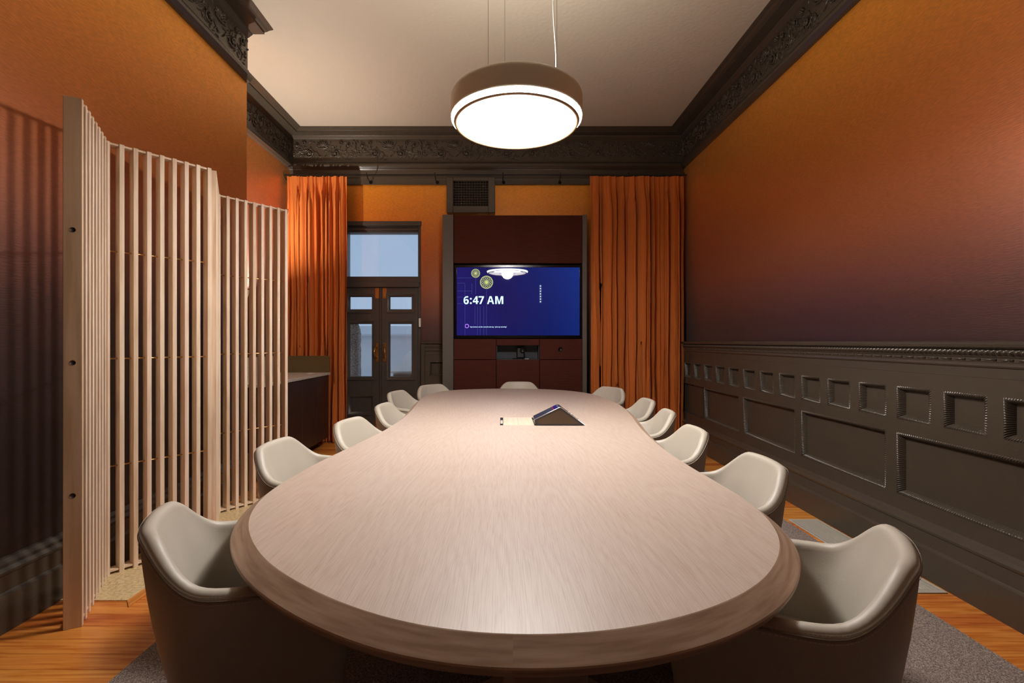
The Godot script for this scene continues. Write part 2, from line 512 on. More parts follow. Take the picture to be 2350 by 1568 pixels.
# ------------------------------------------------------------------ room shell
func build_shell() -> void:
	var top := CEIL
	var st := new_st()
	mbox(st, -3.2, 2.8, -1.35 - 0.25, -1.35 - 0.022, ZF - 0.3, ZB + 0.3)
	var fl := obj("floor", st, M.board_2)
	tag(fl, "polished orange timber floor boards laid across the room", "floor", "", "structure")
	# each board a piece of its own, 99 mm wide, laid across the room
	var meshes := []
	for i in 4:
		st = new_st()
		cbox(st, Vector3(-K * 2.95, -0.021, -0.0492), Vector3(K * WR, 0.0, 0.0492), 0.0012)
		meshes.append(done(st, M["board_%d" % i]))
	var rng := RandomNumberGenerator.new()
	rng.seed = 7
	var z := -K * ZB + 0.05
	while z < 2.3:
		put("floor_board", meshes[rng.randi() % 4], fl, Transform3D(Basis(), Vector3(0, 0, z)))
		z += 0.0993
	st = new_st()
	mbox(st, -3.2, 2.8, top, top + 0.2, ZF - 0.3, ZB + 0.3)
	tag(obj("ceiling", st, M.ceiling), "plain off-white plaster ceiling", "ceiling", "", "structure")
	st = new_st()
	mbox(st, WR, WR + 0.25, -1.4, top, ZF - 0.3, ZB + 0.3)
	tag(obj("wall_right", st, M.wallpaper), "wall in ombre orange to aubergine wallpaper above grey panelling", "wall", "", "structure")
	st = new_st()
	mbox(st, -WL, -WRE - 0.3, -1.4, top, ZF - 0.3, ZC)
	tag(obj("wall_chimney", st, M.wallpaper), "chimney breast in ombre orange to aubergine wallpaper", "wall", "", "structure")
	st = new_st()
	mbox(st, -WRE, -WRE - 0.3, -1.4, top, ZC, ZB + 0.3)
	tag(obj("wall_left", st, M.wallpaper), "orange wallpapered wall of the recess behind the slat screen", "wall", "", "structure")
	# far wall with the doorway
	st = new_st()
	mbox(st, -3.2, -2.22, -1.4, top, ZB, ZB + 0.3)
	mbox(st, -1.139, 2.8, -1.4, top, ZB, ZB + 0.3)
	mbox(st, -2.22, -1.139, 1.663, top, ZB, ZB + 0.3)
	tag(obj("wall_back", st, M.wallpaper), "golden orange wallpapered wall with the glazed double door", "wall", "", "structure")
	st = new_st()
	mbox(st, -3.2, 2.8, -1.4, top, ZF - 0.3, ZF)
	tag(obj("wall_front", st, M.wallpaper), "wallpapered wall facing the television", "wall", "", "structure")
	# baseboards
	var skirt := [Vector2(0.055, 0.0), Vector2(0.055, 0.165), Vector2(0.045, 0.172), Vector2(0.04, 0.178), Vector2(0.04, 0.25), Vector2(0.046, 0.256), Vector2(0.05, 0.27), Vector2(0.036, 0.285), Vector2(0.03, 0.298), Vector2(0.012, 0.315), Vector2(0.0, 0.32)]
	st = new_st()
	mould(st, 0, K * (ZB - ZF), skirt)
	tag(obj("baseboard_right", st, M.paint, null, wall_frame(V(WR - 0.037, -1.35, ZB), Vector3(0, 0, 1))), "tall stepped grey baseboard below the panelled wall", "baseboard", "", "structure")
	st = new_st()
	mould(st, 0, K * (ZC - ZF), skirt)
	tag(obj("baseboard_left", st, M.paint, null, wall_frame(V(-WL, -1.35, ZF), Vector3(0, 0, -1))), "tall stepped grey baseboard below the chimney breast behind the slat screen", "baseboard", "", "structure")
	st = new_st()
	mould(st, 0, K * (6.75 - ZC), skirt)
	tag(obj("baseboard_recess", st, M.paint, null, wall_frame(V(-WRE, -1.35, ZC), Vector3(0, 0, -1))), "grey baseboard along the recess wall behind the counter", "baseboard", "", "structure")
	# hearth
	var h := sub("hearth", self)
	h.name = numbered("hearth")
	tag(h, "golden veined marble hearth set in the floor under the slat screen", "hearth", "", "structure")
	st = new_st()
	mcbox(st, -2.33, -1.955, -1.36, -1.344, 2.537, 4.06, 0.002)
	obj("marble_slab", st, M.marble, h)
	st = new_st()
	var y := -1.3445
	var a := [V(-1.955, y, 2.537), V(-1.90, y, 2.475), V(-1.90, y, 4.115), V(-1.955, y, 4.06)]
	quad(st, a[0], a[1], a[2], a[3], Vector3.UP)
	for k in 4:
		var p: Vector3 = a[k]
		var q: Vector3 = a[(k + 1) % 4]
		quad(st, p, q, q - Vector3(0, 0.02, 0), p - Vector3(0, 0.02, 0), Vector3(0, 1, 0).cross(q - p))
	obj("border_strip", st, M.border, h)

# ------------------------------------------------------------------ cornices
func ornament_unit(w: float, h: float) -> ArrayMesh:
	# one repeat of the plaster frieze: palmette over a bowl, paired scrolls, leaf sprays, flower clusters and a torch
	var st := new_st(true)
	var Z := Vector3(0, 0, 1)
	var leaf := func(c: Vector2, ang: float, l: float, b: float, d: float):
		var ax := Vector3(cos(ang), sin(ang), 0)
		var ay := Vector3(-sin(ang), cos(ang), 0)
		ellipsoid(st, Vector3(c.x, c.y, 0.0), ay * b, Z * d, ax * l, 6, 5)
	var spiral := func(c: Vector2, r0: float, turns: float, start: float, dir: float, thick: float):
		var pts := []
		var rad := []
		for i in 15:
			var t := i / 14.0
			var a := start + dir * TAU * turns * t
			var r := r0 * (1.0 - 0.82 * t)
			pts.append(Vector3(c.x + cos(a) * r, c.y + sin(a) * r, 0.006 + 0.014 * t))
			rad.append(thick * (0.5 + 0.8 * t))
		tube(st, pts, rad, 6)
		ellipsoid(st, Vector3(c.x, c.y, 0.015), Vector3(thick * 1.8, 0, 0), Vector3(0, thick * 1.8, 0), Z * 0.02, 8, 4)
	# palmette
	for k in 7:
		var a := PI / 2 + (k - 3) * 0.42
		leaf.call(Vector2(w / 2, h * 0.64) + Vector2(cos(a), sin(a)) * 0.052, a, 0.042 - absf(k - 3) * 0.004, 0.012, 0.02)
	var bowl := []
	for i in 9:
		var t := i / 8.0 * 2.0 - 1.0
		bowl.append(Vector3(w / 2 + t * 0.07, h * 0.56 + t * t * 0.022, 0.006))
	tube(st, bowl, 0.008, 6)
	for s in [-1.0, 1.0]:
		var cx: float = w / 2 + s * w * 0.2
		spiral.call(Vector2(cx, h * 0.34), 0.062, 1.6, PI / 2, s, 0.009)
		spiral.call(Vector2(w / 2 + s * w * 0.39, h * 0.7), 0.034, 1.3, -PI / 2, -s, 0.007)
		# stems
		var stem := []
		for i in 11:
			var t := i / 10.0
			stem.append(Vector3(w / 2 + s * (0.03 + t * w * 0.43), h * (0.2 + 0.2 * sin(t * PI * 1.5) + 0.32 * t), 0.004))
		tube(st, stem, 0.006, 5)
		for i in 9:
			var t := (i + 0.5) / 9.0
			var p := Vector2(w / 2 + s * (0.03 + t * w * 0.45), h * (0.2 + 0.2 * sin(t * PI * 1.5) + 0.32 * t))
			var an: float = (0.9 if i % 2 == 0 else -0.7) + t
			leaf.call(p + Vector2(s * cos(an), sin(an)) * 0.03, (an if s > 0 else PI - an), 0.028, 0.009, 0.014)
		for i in 5:
			var an: float = PI * 0.25 + i * 0.32
			leaf.call(Vector2(cx + s * 0.03, h * 0.12) + Vector2(s * cos(an), sin(an)) * 0.04, (an if s > 0 else PI - an), 0.03, 0.008, 0.012)
		# flower clusters
		for i in 5:
			var an := i * TAU / 5
			ellipsoid(st, Vector3(w / 2 + s * w * 0.28 + cos(an) * 0.019, h * 0.82 + sin(an) * 0.014, 0.008), Vector3(0.011, 0, 0), Vector3(0, 0.011, 0), Z * 0.014, 6, 4)
	# small filling leaves and berries over the whole field
	for i in 70:
		var fx := fmod(i * 0.6180339, 1.0)
		var fy := fmod(i * 0.7548777 + 0.13, 1.0)
		var an := sin(fx * TAU * 2.0) * 1.2 + fy * 2.6 + i * 0.9
		if i % 4 == 3:
			ellipsoid(st, Vector3(fx * w, h * (0.06 + 0.88 * fy), 0.003), Vector3(0.0085, 0, 0), Vector3(0, 0.0085, 0), Z * 0.011, 6, 4)
		else:
			leaf.call(Vector2(fx * w, h * (0.06 + 0.88 * fy)), an, 0.024, 0.0065, 0.011)
	# torch at the joint of two repeats
	for i in 3:
		leaf.call(Vector2(0.0, h * (0.55 + 0.12 * i)), PI / 2, 0.03, 0.016 - i * 0.004, 0.018)
	for i in 6:
		var an := PI * 0.12 + i * PI * 0.152
		leaf.call(Vector2(cos(an), sin(an)) * 0.055 + Vector2(0, h * 0.16), an, 0.034, 0.009, 0.014)
	return done(st, M.paint)

func build_cornices() -> void:
	var prof := []
	for p in [[0.0, 2.378], [0.031, 2.384], [0.045, 2.4], [0.058, 2.412], [0.058, 2.436], [0.046, 2.446], [0.038, 2.462], [0.024, 2.474], [0.02, 2.492], [0.008, 2.497], [0.008, 2.79], [0.02, 2.796], [0.032, 2.806], [0.05, 2.818], [0.056, 2.827], [0.164, 2.827], [0.164, 2.843], [0.185, 2.848], [0.206, 2.858], [0.225, 2.862], [0.243, 2.866], [0.243, 2.876]]:
		prof.append(Vector2(K * p[0], K * p[1]))
	var u := 0.815
	var unit := ornament_unit(u, K * 0.293)
	var rope := new_st(true)   # carved rope bead below the frieze, one repeat
	carved(rope, 0, u, K * 2.436, K * 2.462, K * 0.05, K * 0.04, 0.024, 0.006, 3, 4)
	var rope_mesh := done(rope, M.paint)
	var y0 := EYE
	var runs := [
		["trim_1", wall_frame(Vector3(K * WR, y0, -K * ZB), Vector3(0, 0, 1)), K * (ZB - ZF), 1.0, 1.0, "grey plaster cornice with carved scroll frieze above the panelled wall"],
		["trim_2", wall_frame(Vector3(-K * WRE, y0, -K * ZB), Vector3(1, 0, 0)), K * (WRE + WR), 1.0, 1.0, "grey plaster cornice with carved palmette frieze above the curtain rail"],
		["trim_3", wall_frame(Vector3(-K * WRE, y0, -K * ZC), Vector3(0, 0, -1)), K * (ZB - ZC), 0.0, 1.0, "grey carved plaster cornice in the recess over the counter"],
		["trim_4", wall_frame(Vector3(-K * WL, y0, -K * ZF), Vector3(0, 0, -1)), K * (ZC - ZF), 1.0, 0.0, "grey carved plaster cornice cut off square on the chimney breast"],
	]
	for r in runs:
		var st := new_st()
		mould(st, 0, r[2], prof, r[3], r[4])
		var o := obj(r[0], st, M.paint, null, r[1])
		tag(o, r[5], "cornice", "", "structure")
		var n := maxi(1, roundi(r[2] / u))
		var fit: float = r[2] / (n * u)
		var stretch := Basis.from_scale(Vector3(fit, 1, 1))
		for i in n:
			put("frieze_ornament", unit, o, Transform3D(stretch, Vector3(i * u * fit, K * 2.497, K * 0.008)))
			put("rope_bead", rope_mesh, o, Transform3D(stretch, Vector3(i * u * fit, 0, 0)))
	# plain board under the far cornice
	var st := new_st()
	mould(st, 0, K * (WRE + WR), [Vector2(0.02, K * 2.16), Vector2(0.026, K * 2.165), Vector2(0.026, K * 2.25), Vector2(0.034, K * 2.256), Vector2(0.034, K * 2.27), Vector2(0.026, K * 2.276), Vector2(0.026, K * 2.36), Vector2(0.04, K * 2.378)])
	tag(obj("trim_5", st, M.paint, null, wall_frame(Vector3(-K * WRE, EYE, -K * ZB), Vector3(1, 0, 0))), "flat grey board carrying the curtain rail brackets", "trim", "", "structure")

# ------------------------------------------------------------------ panelled dado
func build_dado() -> void:
	var L := K * (ZB - ZF)
	var o := base("trim_6")
	o.transform = wall_frame(V(WR - 0.037, -1.35, ZB), Vector3(0, 0, 1))
	tag(o, "grey panelled dado with two rows of carved frames on long wall", "panelling", "", "structure")
	var hgt := func(y: float) -> float: return K * (1.35 + y)
	# chair rail
	var st := new_st()
	var cap := []
	for p in [[0.0, -0.19], [0.018, -0.186], [0.02, -0.183], [0.02, -0.134], [0.026, -0.13], [0.032, -0.122], [0.03, -0.112], [0.03, -0.105], [0.034, -0.1], [0.034, -0.082], [0.038, -0.078], [0.042, -0.07], [0.042, -0.042], [0.055, -0.036], [0.066, -0.028], [0.07, -0.014], [0.07, -0.004], [0.06, 0.0], [0.0, 0.004]]:
		cap.append(Vector2(K * p[0], K * (1.35 + p[1])))
	mould(st, 0, L, cap)
	obj("chair_rail", st, M.paint, o)
	var piece := K * 0.9675
	st = new_st(true)
	carved(st, 0, piece, hgt.call(-0.07), hgt.call(-0.042), K * 0.042, K * 0.054, 0.0285, 0.012, 4, 8)
	var egg := done(st, M.paint)
	st = new_st(true)
	for k in 12:    # bead and reel: a long bead then three reels
		var x := piece * (k + 0.5) / 12.0
		ellipsoid(st, Vector3(x, hgt.call(-0.091), K * 0.034), Vector3(0.022, 0, 0), Vector3(0, 0.006, 0), Vector3(0, 0, 0.006), 8, 6)
		for j in 3:
			ellipsoid(st, Vector3(x + 0.027 + j * 0.0066, hgt.call(-0.091), K * 0.034), Vector3(0.0026, 0, 0), Vector3(0, 0.0075, 0), Vector3(0, 0, 0.008), 6, 4)
	var reel := done(st, M.paint)
	# panels: three small ones over one large one
	var pitch := K * 0.3225
	var x0 := K * (ZB - 3.0215) - 3 * pitch * 3     # far edge of the first group
	var sw := K * 0.245
	var st_small := new_st(true)
	panel_frame(st_small, 0, 0, sw, K * 0.206, 0.03, 0.0, -0.034, 0.0135, 0.008)
	var small := done(st_small, M.paint)
	st = new_st()
	quad(st, Vector3(0.02, 0.02, -0.0335), Vector3(sw - 0.02, 0.02, -0.0335), Vector3(sw - 0.02, K * 0.206 - 0.02, -0.0335), Vector3(0.02, K * 0.206 - 0.02, -0.0335), Vector3(0, 0, 1))
	var small_field := done(st, M.paint)
	var lw := pitch * 2 + sw
	var lh := K * 0.381
	st = new_st(true)
	panel_frame(st, 0, 0, lw, lh, 0.03, 0.0, -0.034, 0.0135, 0.008)
	var large := done(st, M.paint)
	st = new_st()
	quad(st, Vector3(0.02, 0.02, -0.0335), Vector3(lw - 0.02, 0.02, -0.0335), Vector3(lw - 0.02, lh - 0.02, -0.0335), Vector3(0.02, lh - 0.02, -0.0335), Vector3(0, 0, 1))
	var large_field := done(st, M.paint)
	var ys: float = hgt.call(-0.4785)
	var yl: float = hgt.call(-0.939)
	var zf := K * 0.02 - 0.001   # face of the framing
	var xs := []
	for g in range(-1, 8):
		xs.append(x0 + g * pitch * 3)
	# framing: rails along the wall, stiles between the panels
	var rails := [[0.25, yl], [yl + lh, ys], [ys + K * 0.206, hgt.call(-0.185)]]
	for r in rails:
		st = new_st()
		box(st, Vector3(0, r[0], -0.03), Vector3(L, r[1], zf))
		obj("rail", st, M.paint, o)
	for g in xs.size():
		var gx: float = xs[g]
		for k in 3:
			var px := gx + k * pitch
			if px < 0.02 or px + sw > L: continue
			put("panel_moulding", small, o, Transform3D(Basis(), Vector3(px, ys, zf)))
			put("panel", small_field, o, Transform3D(Basis(), Vector3(px, ys, zf)))
			st = new_st()
			box(st, Vector3(px + sw, ys, -0.03), Vector3(px + pitch, ys + K * 0.206, zf))
			obj("stile", st, M.paint, o)
		if gx < 0.02 or gx + lw > L: continue
		put("panel_moulding", large, o, Transform3D(Basis(), Vector3(gx, yl, zf)))
		put("panel", large_field, o, Transform3D(Basis(), Vector3(gx, yl, zf)))
		st = new_st()
		box(st, Vector3(gx + lw, yl, -0.03), Vector3(gx + pitch * 3, yl + lh, zf))
		obj("stile", st, M.paint, o)
	# far remainder: the plain end of the panelling
	st = new_st()
	var first: float = xs[0] if xs[0] > 0.02 else xs[1]
	box(st, Vector3(0, yl, -0.03), Vector3(maxf(first - K * 0.08, 0.05), yl + lh, zf - 0.02))
	obj("panel", st, M.paint, o)
	var n := int(L / piece)
	for i in n:
		put("egg_moulding", egg, o, Transform3D(Basis(), Vector3(i * piece, 0, 0)))
		put("bead_moulding", reel, o, Transform3D(Basis(), Vector3(i * piece, 0, 0)))
	# short return of the same panelling between the door and the media cabinet
	var r := base("trim_7")
	r.transform = wall_frame(V(-1.13, -1.35, ZB), Vector3(1, 0, 0))
	tag(r, "short grey dado panel between the double door and the television cabinet", "panelling", "", "structure")
	st = new_st()
	mould(st, 0, K * 0.36, cap)
	obj("chair_rail", st, M.paint, r)
	st = new_st()
	box(st, Vector3(0, 0, 0), Vector3(K * 0.05, hgt.call(-0.005), 0.05))
	obj("stile", st, M.paint, r)
	st = new_st()
	box(st, Vector3(0.05, 0, 0), Vector3(K * 0.36, ys, 0.036))
	box(st, Vector3(0.05, ys + K * 0.206, 0), Vector3(K * 0.36, hgt.call(-0.185), 0.036))
	box(st, Vector3(0.05, ys, 0), Vector3(K * 0.11, ys + K * 0.206, 0.036))
	obj("rail", st, M.paint, r)
	put("panel_moulding", small, r, Transform3D(Basis(), Vector3(K * 0.11, ys, 0.036)))
	put("panel", small_field, r, Transform3D(Basis(), Vector3(K * 0.11, ys, 0.036)))

# ------------------------------------------------------------------ door in the far wall
func build_far_wall() -> void:
	# frame of the opening
	var st := new_st()
	mcbox(st, -2.23, -2.178, -1.35, 1.66, 6.78, 6.95)
	mcbox(st, -1.185, -1.13, -1.35, 1.66, 6.78, 6.95)
	mcbox(st, -2.23, -1.13, 1.52, 1.66, 6.80, 6.95)
	mcbox(st, -2.23, -1.13, 1.60, 1.665, 6.74, 6.95, 0.008)
	mcbox(st, -2.18, -1.18, 1.545, 1.575, 6.77, 6.9, 0.006)
	mcbox(st, -2.2, -1.16, 0.765, 0.905, 6.79, 6.95, 0.008)
	mcbox(st, -2.2, -1.16, 0.75, 0.83, 6.755, 6.9, 0.008)
	tag(obj("trim_8", st, M.door_paint), "dark painted frame and transom bar of the double door", "door frame", "", "structure")
	var w := base("window_1")
	tag(w, "wide clear fanlight pane over the double door", "window", "", "structure")
	st = new_st()
	mbox(st, -2.18, -1.185, 0.9, 1.52, 6.86, 6.868)
	obj("pane", st, M.glass, w)
	for leaf in 2:
		var x0 := -2.178 if leaf == 0 else -1.698
		var x1 := -1.702 if leaf == 0 else -1.187
		var d := base("door_%d" % (leaf + 1))
		tag(d, ("dark glazed door leaf beside the curtain" if leaf == 0 else "dark glazed door leaf beside the television cabinet"), "door", "", "structure")
		var g0 := -2.145 if leaf == 0 else -1.585
		var g1 := -1.828 if leaf == 0 else -1.272
		var zf := 6.80
		var zb := 6.86
		for s in [[x0, g0], [g1, x1]]:
			st = new_st()
			mcbox(st, s[0], s[1], -1.345, 0.748, zf, zb, 0.002)
			obj("stile", st, M.door_paint, d)
		for r in [[-1.345, -1.0], [-0.77, -0.495], [0.252, 0.442], [0.629, 0.748]]:
			st = new_st()
			mcbox(st, g0, g1, r[0], r[1], zf, zb, 0.001)
			obj("rail", st, M.door_paint, d)
		var tf := wall_frame(V(0, 0, zf), Vector3(1, 0, 0))
		for gl in [[0.442, 0.629], [-0.495, 0.252]]:
			st = new_st()
			mbox(st, g0, g1, gl[0], gl[1], 6.826, 6.832)
			var pane := obj("pane", st, M.glass, d)
			st = new_st(true)
			panel_frame(st, K * (g0 - 0.045), K * (gl[0] - 0.045), K * (g1 + 0.045), K * (gl[1] + 0.045), 0.052, 0.012, -0.02, 1.0, 0.0)
			obj("glazing_bead", st, M.door_paint, pane, tf)
		st = new_st()
		mbox(st, g0, g1, -1.0, -0.77, 6.82, 6.85)
		var pan := obj("panel", st, M.door_paint, d)
		st = new_st(true)
		panel_frame(st, K * (g0 - 0.03), K * (-1.03), K * (g1 + 0.03), K * (-0.74), 0.045, 0.012, -0.018, 1.0, 0.0)
		obj("panel_moulding", st, M.door_paint, pan, tf)
		if leaf == 1:
			st = new_st()
			mcbox(st, -1.725, -1.698, -1.345, 0.748, 6.785, 6.81, 0.006)
			obj("astragal", st, M.door_paint, d)
		# brass furniture
		var hx := -1.757 if leaf == 0 else -1.652
		var hd := sub("pull_handle", d)
		st = new_st()
		mcbox(st, hx - 0.024, hx + 0.024, -0.285, -0.02, 6.793, 6.8, 0.003)
		obj("handle_plate", st, M.brass, hd)
		st = new_st(true)
		var s := -1.0 if leaf == 0 else 1.0
		var pts := []
		for i in 13:
			var t := i / 12.0
			var a := PI * t
			pts.append(V(hx + s * 0.02 * sin(a) , -0.075 - 0.155 * t, 6.79 - 0.075 * pow(sin(a), 0.5)))
		tube(st, pts, 0.0085, 8)
		obj("handle_grip", st, M.brass, hd)
		for bz in ([0.60, -1.24] if leaf == 0 else [0.60]):
			var bl := sub("flush_bolt", d)
			st = new_st()
			mcbox(st, hx - 0.026, hx + 0.026, bz, bz + 0.145, 6.794, 6.8, 0.002)
			obj("bolt_plate", st, M.brass, bl)
			st = new_st(true)
			tube(st, [V(hx, bz + 0.01, 6.786), V(hx, bz + 0.14, 6.786)], 0.006, 8)
			obj("bolt_rod", st, M.brass, bl)
	st = new_st()
	mcbox(st, -1.165, -1.138, 0.2, 0.32, 6.72, 6.75, 0.003)
	tag(obj("door_sensor", st, M.white_plastic), "small white sensor box on the door frame edge", "sensor")

func build_outside() -> void:
	var st := new_st()
	mbox(st, -8, 6, -1.6, -1.42, 7.1, 14)
	tag(obj("ground", st, M.render_wall), "pale terrace ground outside the glazed door", "ground", "", "structure")
	st = new_st()
	mbox(st, -8, 6, -1.45, 0.12, 10.5, 10.8)
	mbox(st, -8, 6, 0.12, 0.16, 10.44, 10.8)
	tag(obj("wall_outside", st, M.render_wall), "grey rendered terrace wall seen through the door glass", "wall", "", "structure")
	st = new_st()
	mbox(st, -9, 8, -1.45, 0.42, 13.2, 13.5)
	tag(obj("wall_outside", st, M.render_wall), "pale wall beyond the terrace wall", "wall", "", "structure")
	# rough stone pier
	var rng := noise(FastNoiseLite.TYPE_SIMPLEX, 2.5, 3, 5)
	st = new_st(true)
	var rows := []
	for j in 21:
		var y := lerpf(-1.45, 0.29, j / 20.0)
		var row := PackedVector3Array()
		for i in 24:
			var a := TAU * i / 24.0
			var e := pow(pow(absf(cos(a)), 6.0) + pow(absf(sin(a)), 6.0), -1.0 / 6.0)
			var r := (0.105 + 0.012 * rng.get_noise_3d(cos(a) * 3, y * 3, sin(a) * 3)) * (1.0 if j < 19 else (0.93 if j == 19 else 0.7))
			row.append(V(-2.49 + cos(a) * e * r * 1.08, y, 8.1 + sin(a) * e * r))
		rows.append(row)
	grid(st, rows, false, true, true)
	var pier := obj("stone_pier", st, M.rough_stone)
	tag(pier, "rough weathered stone pier on the terrace outside the door", "pier")
	st = new_st()
	mcbox(st, -2.62, -2.2, 0.295, 0.34, 8.0, 8.2)
	mcbox(st, -2.60, -2.5, 0.2, 0.3, 7.95, 8.0)
	tag(obj("pipe_bracket", st, M.white_plastic), "white metal bracket resting on the stone pier top", "bracket")
	var box_thing := base("equipment_cabinet")
	tag(box_thing, "white metal equipment cabinet on the terrace outside", "cabinet")
	st = new_st()
	mcbox(st, -1.86, -1.2, -1.42, -0.5, 8.2, 8.9, 0.02)
	obj("body", st, M.white_plastic, box_thing)
	st = new_st()
	quad(st, V(-1.88, -0.5, 8.15), V(-1.15, -0.5, 8.15), V(-1.15, -0.17, 9.0), V(-1.72, -0.17, 9.0), Vector3(0, 1, 1))
	quad(st, V(-1.88, -0.53, 8.15), V(-1.15, -0.53, 8.15), V(-1.15, -0.5, 8.15), V(-1.88, -0.5, 8.15), Vector3(0, 0, 1))
	quad(st, V(-1.88, -0.53, 8.15), V(-1.88, -0.5, 8.15), V(-1.72, -0.17, 9.0), V(-1.72, -0.53, 9.0), Vector3(-1, 0, 0))
	obj("lid", st, M.white_plastic, box_thing)
	for k in 2:
		st = new_st()
		mcbox(st, -1.84, -1.22, -0.58 - k * 0.09, -0.555 - k * 0.08, 8.17, 8.2, 0.003)
		obj("louvre", st, M.iron, box_thing)

# ------------------------------------------------------------------ table
func table_outline() -> PackedVector2Array:
	var raw := [[0.02, 1.017], [0.218, 1.03], [0.402, 1.085], [0.559, 1.168], [0.69, 1.275], [0.804, 1.42], [0.88, 1.575], [0.925, 1.77], [0.932, 2.0], [0.917, 2.24], [0.908, 2.5], [0.915, 2.9], [0.967, 3.45], [1.055, 4.02], [1.105, 4.45], [1.121, 4.81], [1.1, 5.25], [1.02, 5.68], [0.9, 5.94], [0.7, 6.15], [0.42, 6.28], [0.12, 6.322], [-0.2, 6.295], [-0.45, 6.225], [-0.65, 6.11], [-0.79, 5.91], [-0.865, 5.55], [-0.87, 5.1], [-0.83, 4.6], [-0.80, 4.1], [-0.80, 3.65], [-0.825, 3.25], [-0.882, 2.82], [-0.928, 2.5], [-0.95, 2.2], [-0.948, 1.97], [-0.908, 1.77], [-0.828, 1.585], [-0.69, 1.392], [-0.529, 1.244], [-0.346, 1.122], [-0.168, 1.047]]
	var ctl := PackedVector2Array()
	for p in raw:
		ctl.append(Vector2(p[0], p[1]) * 0.918)
	var out := PackedVector2Array()
	var n := ctl.size()
	for i in n:
		for k in 5:
			out.append(ctl[i].cubic_interpolate(ctl[(i + 1) % n], ctl[(i - 1 + n) % n], ctl[(i + 2) % n], k / 5.0))
	for pass_ in 3:
		var sm := PackedVector2Array()
		for i in out.size():
			sm.append((out[(i - 1 + out.size()) % out.size()] + out[i] * 2.0 + out[(i + 1) % out.size()]) / 4.0)
		out = sm
	return out

func table_uv(p: Vector2) -> Vector2:
	# the veneer fans out with the outline: narrower at the waist
	var ws := 0.95 - 0.13 * exp(-pow((p.y - 3.4) / 1.1, 2.0))
	return Vector2(p.x * 0.9 / ws, p.y)

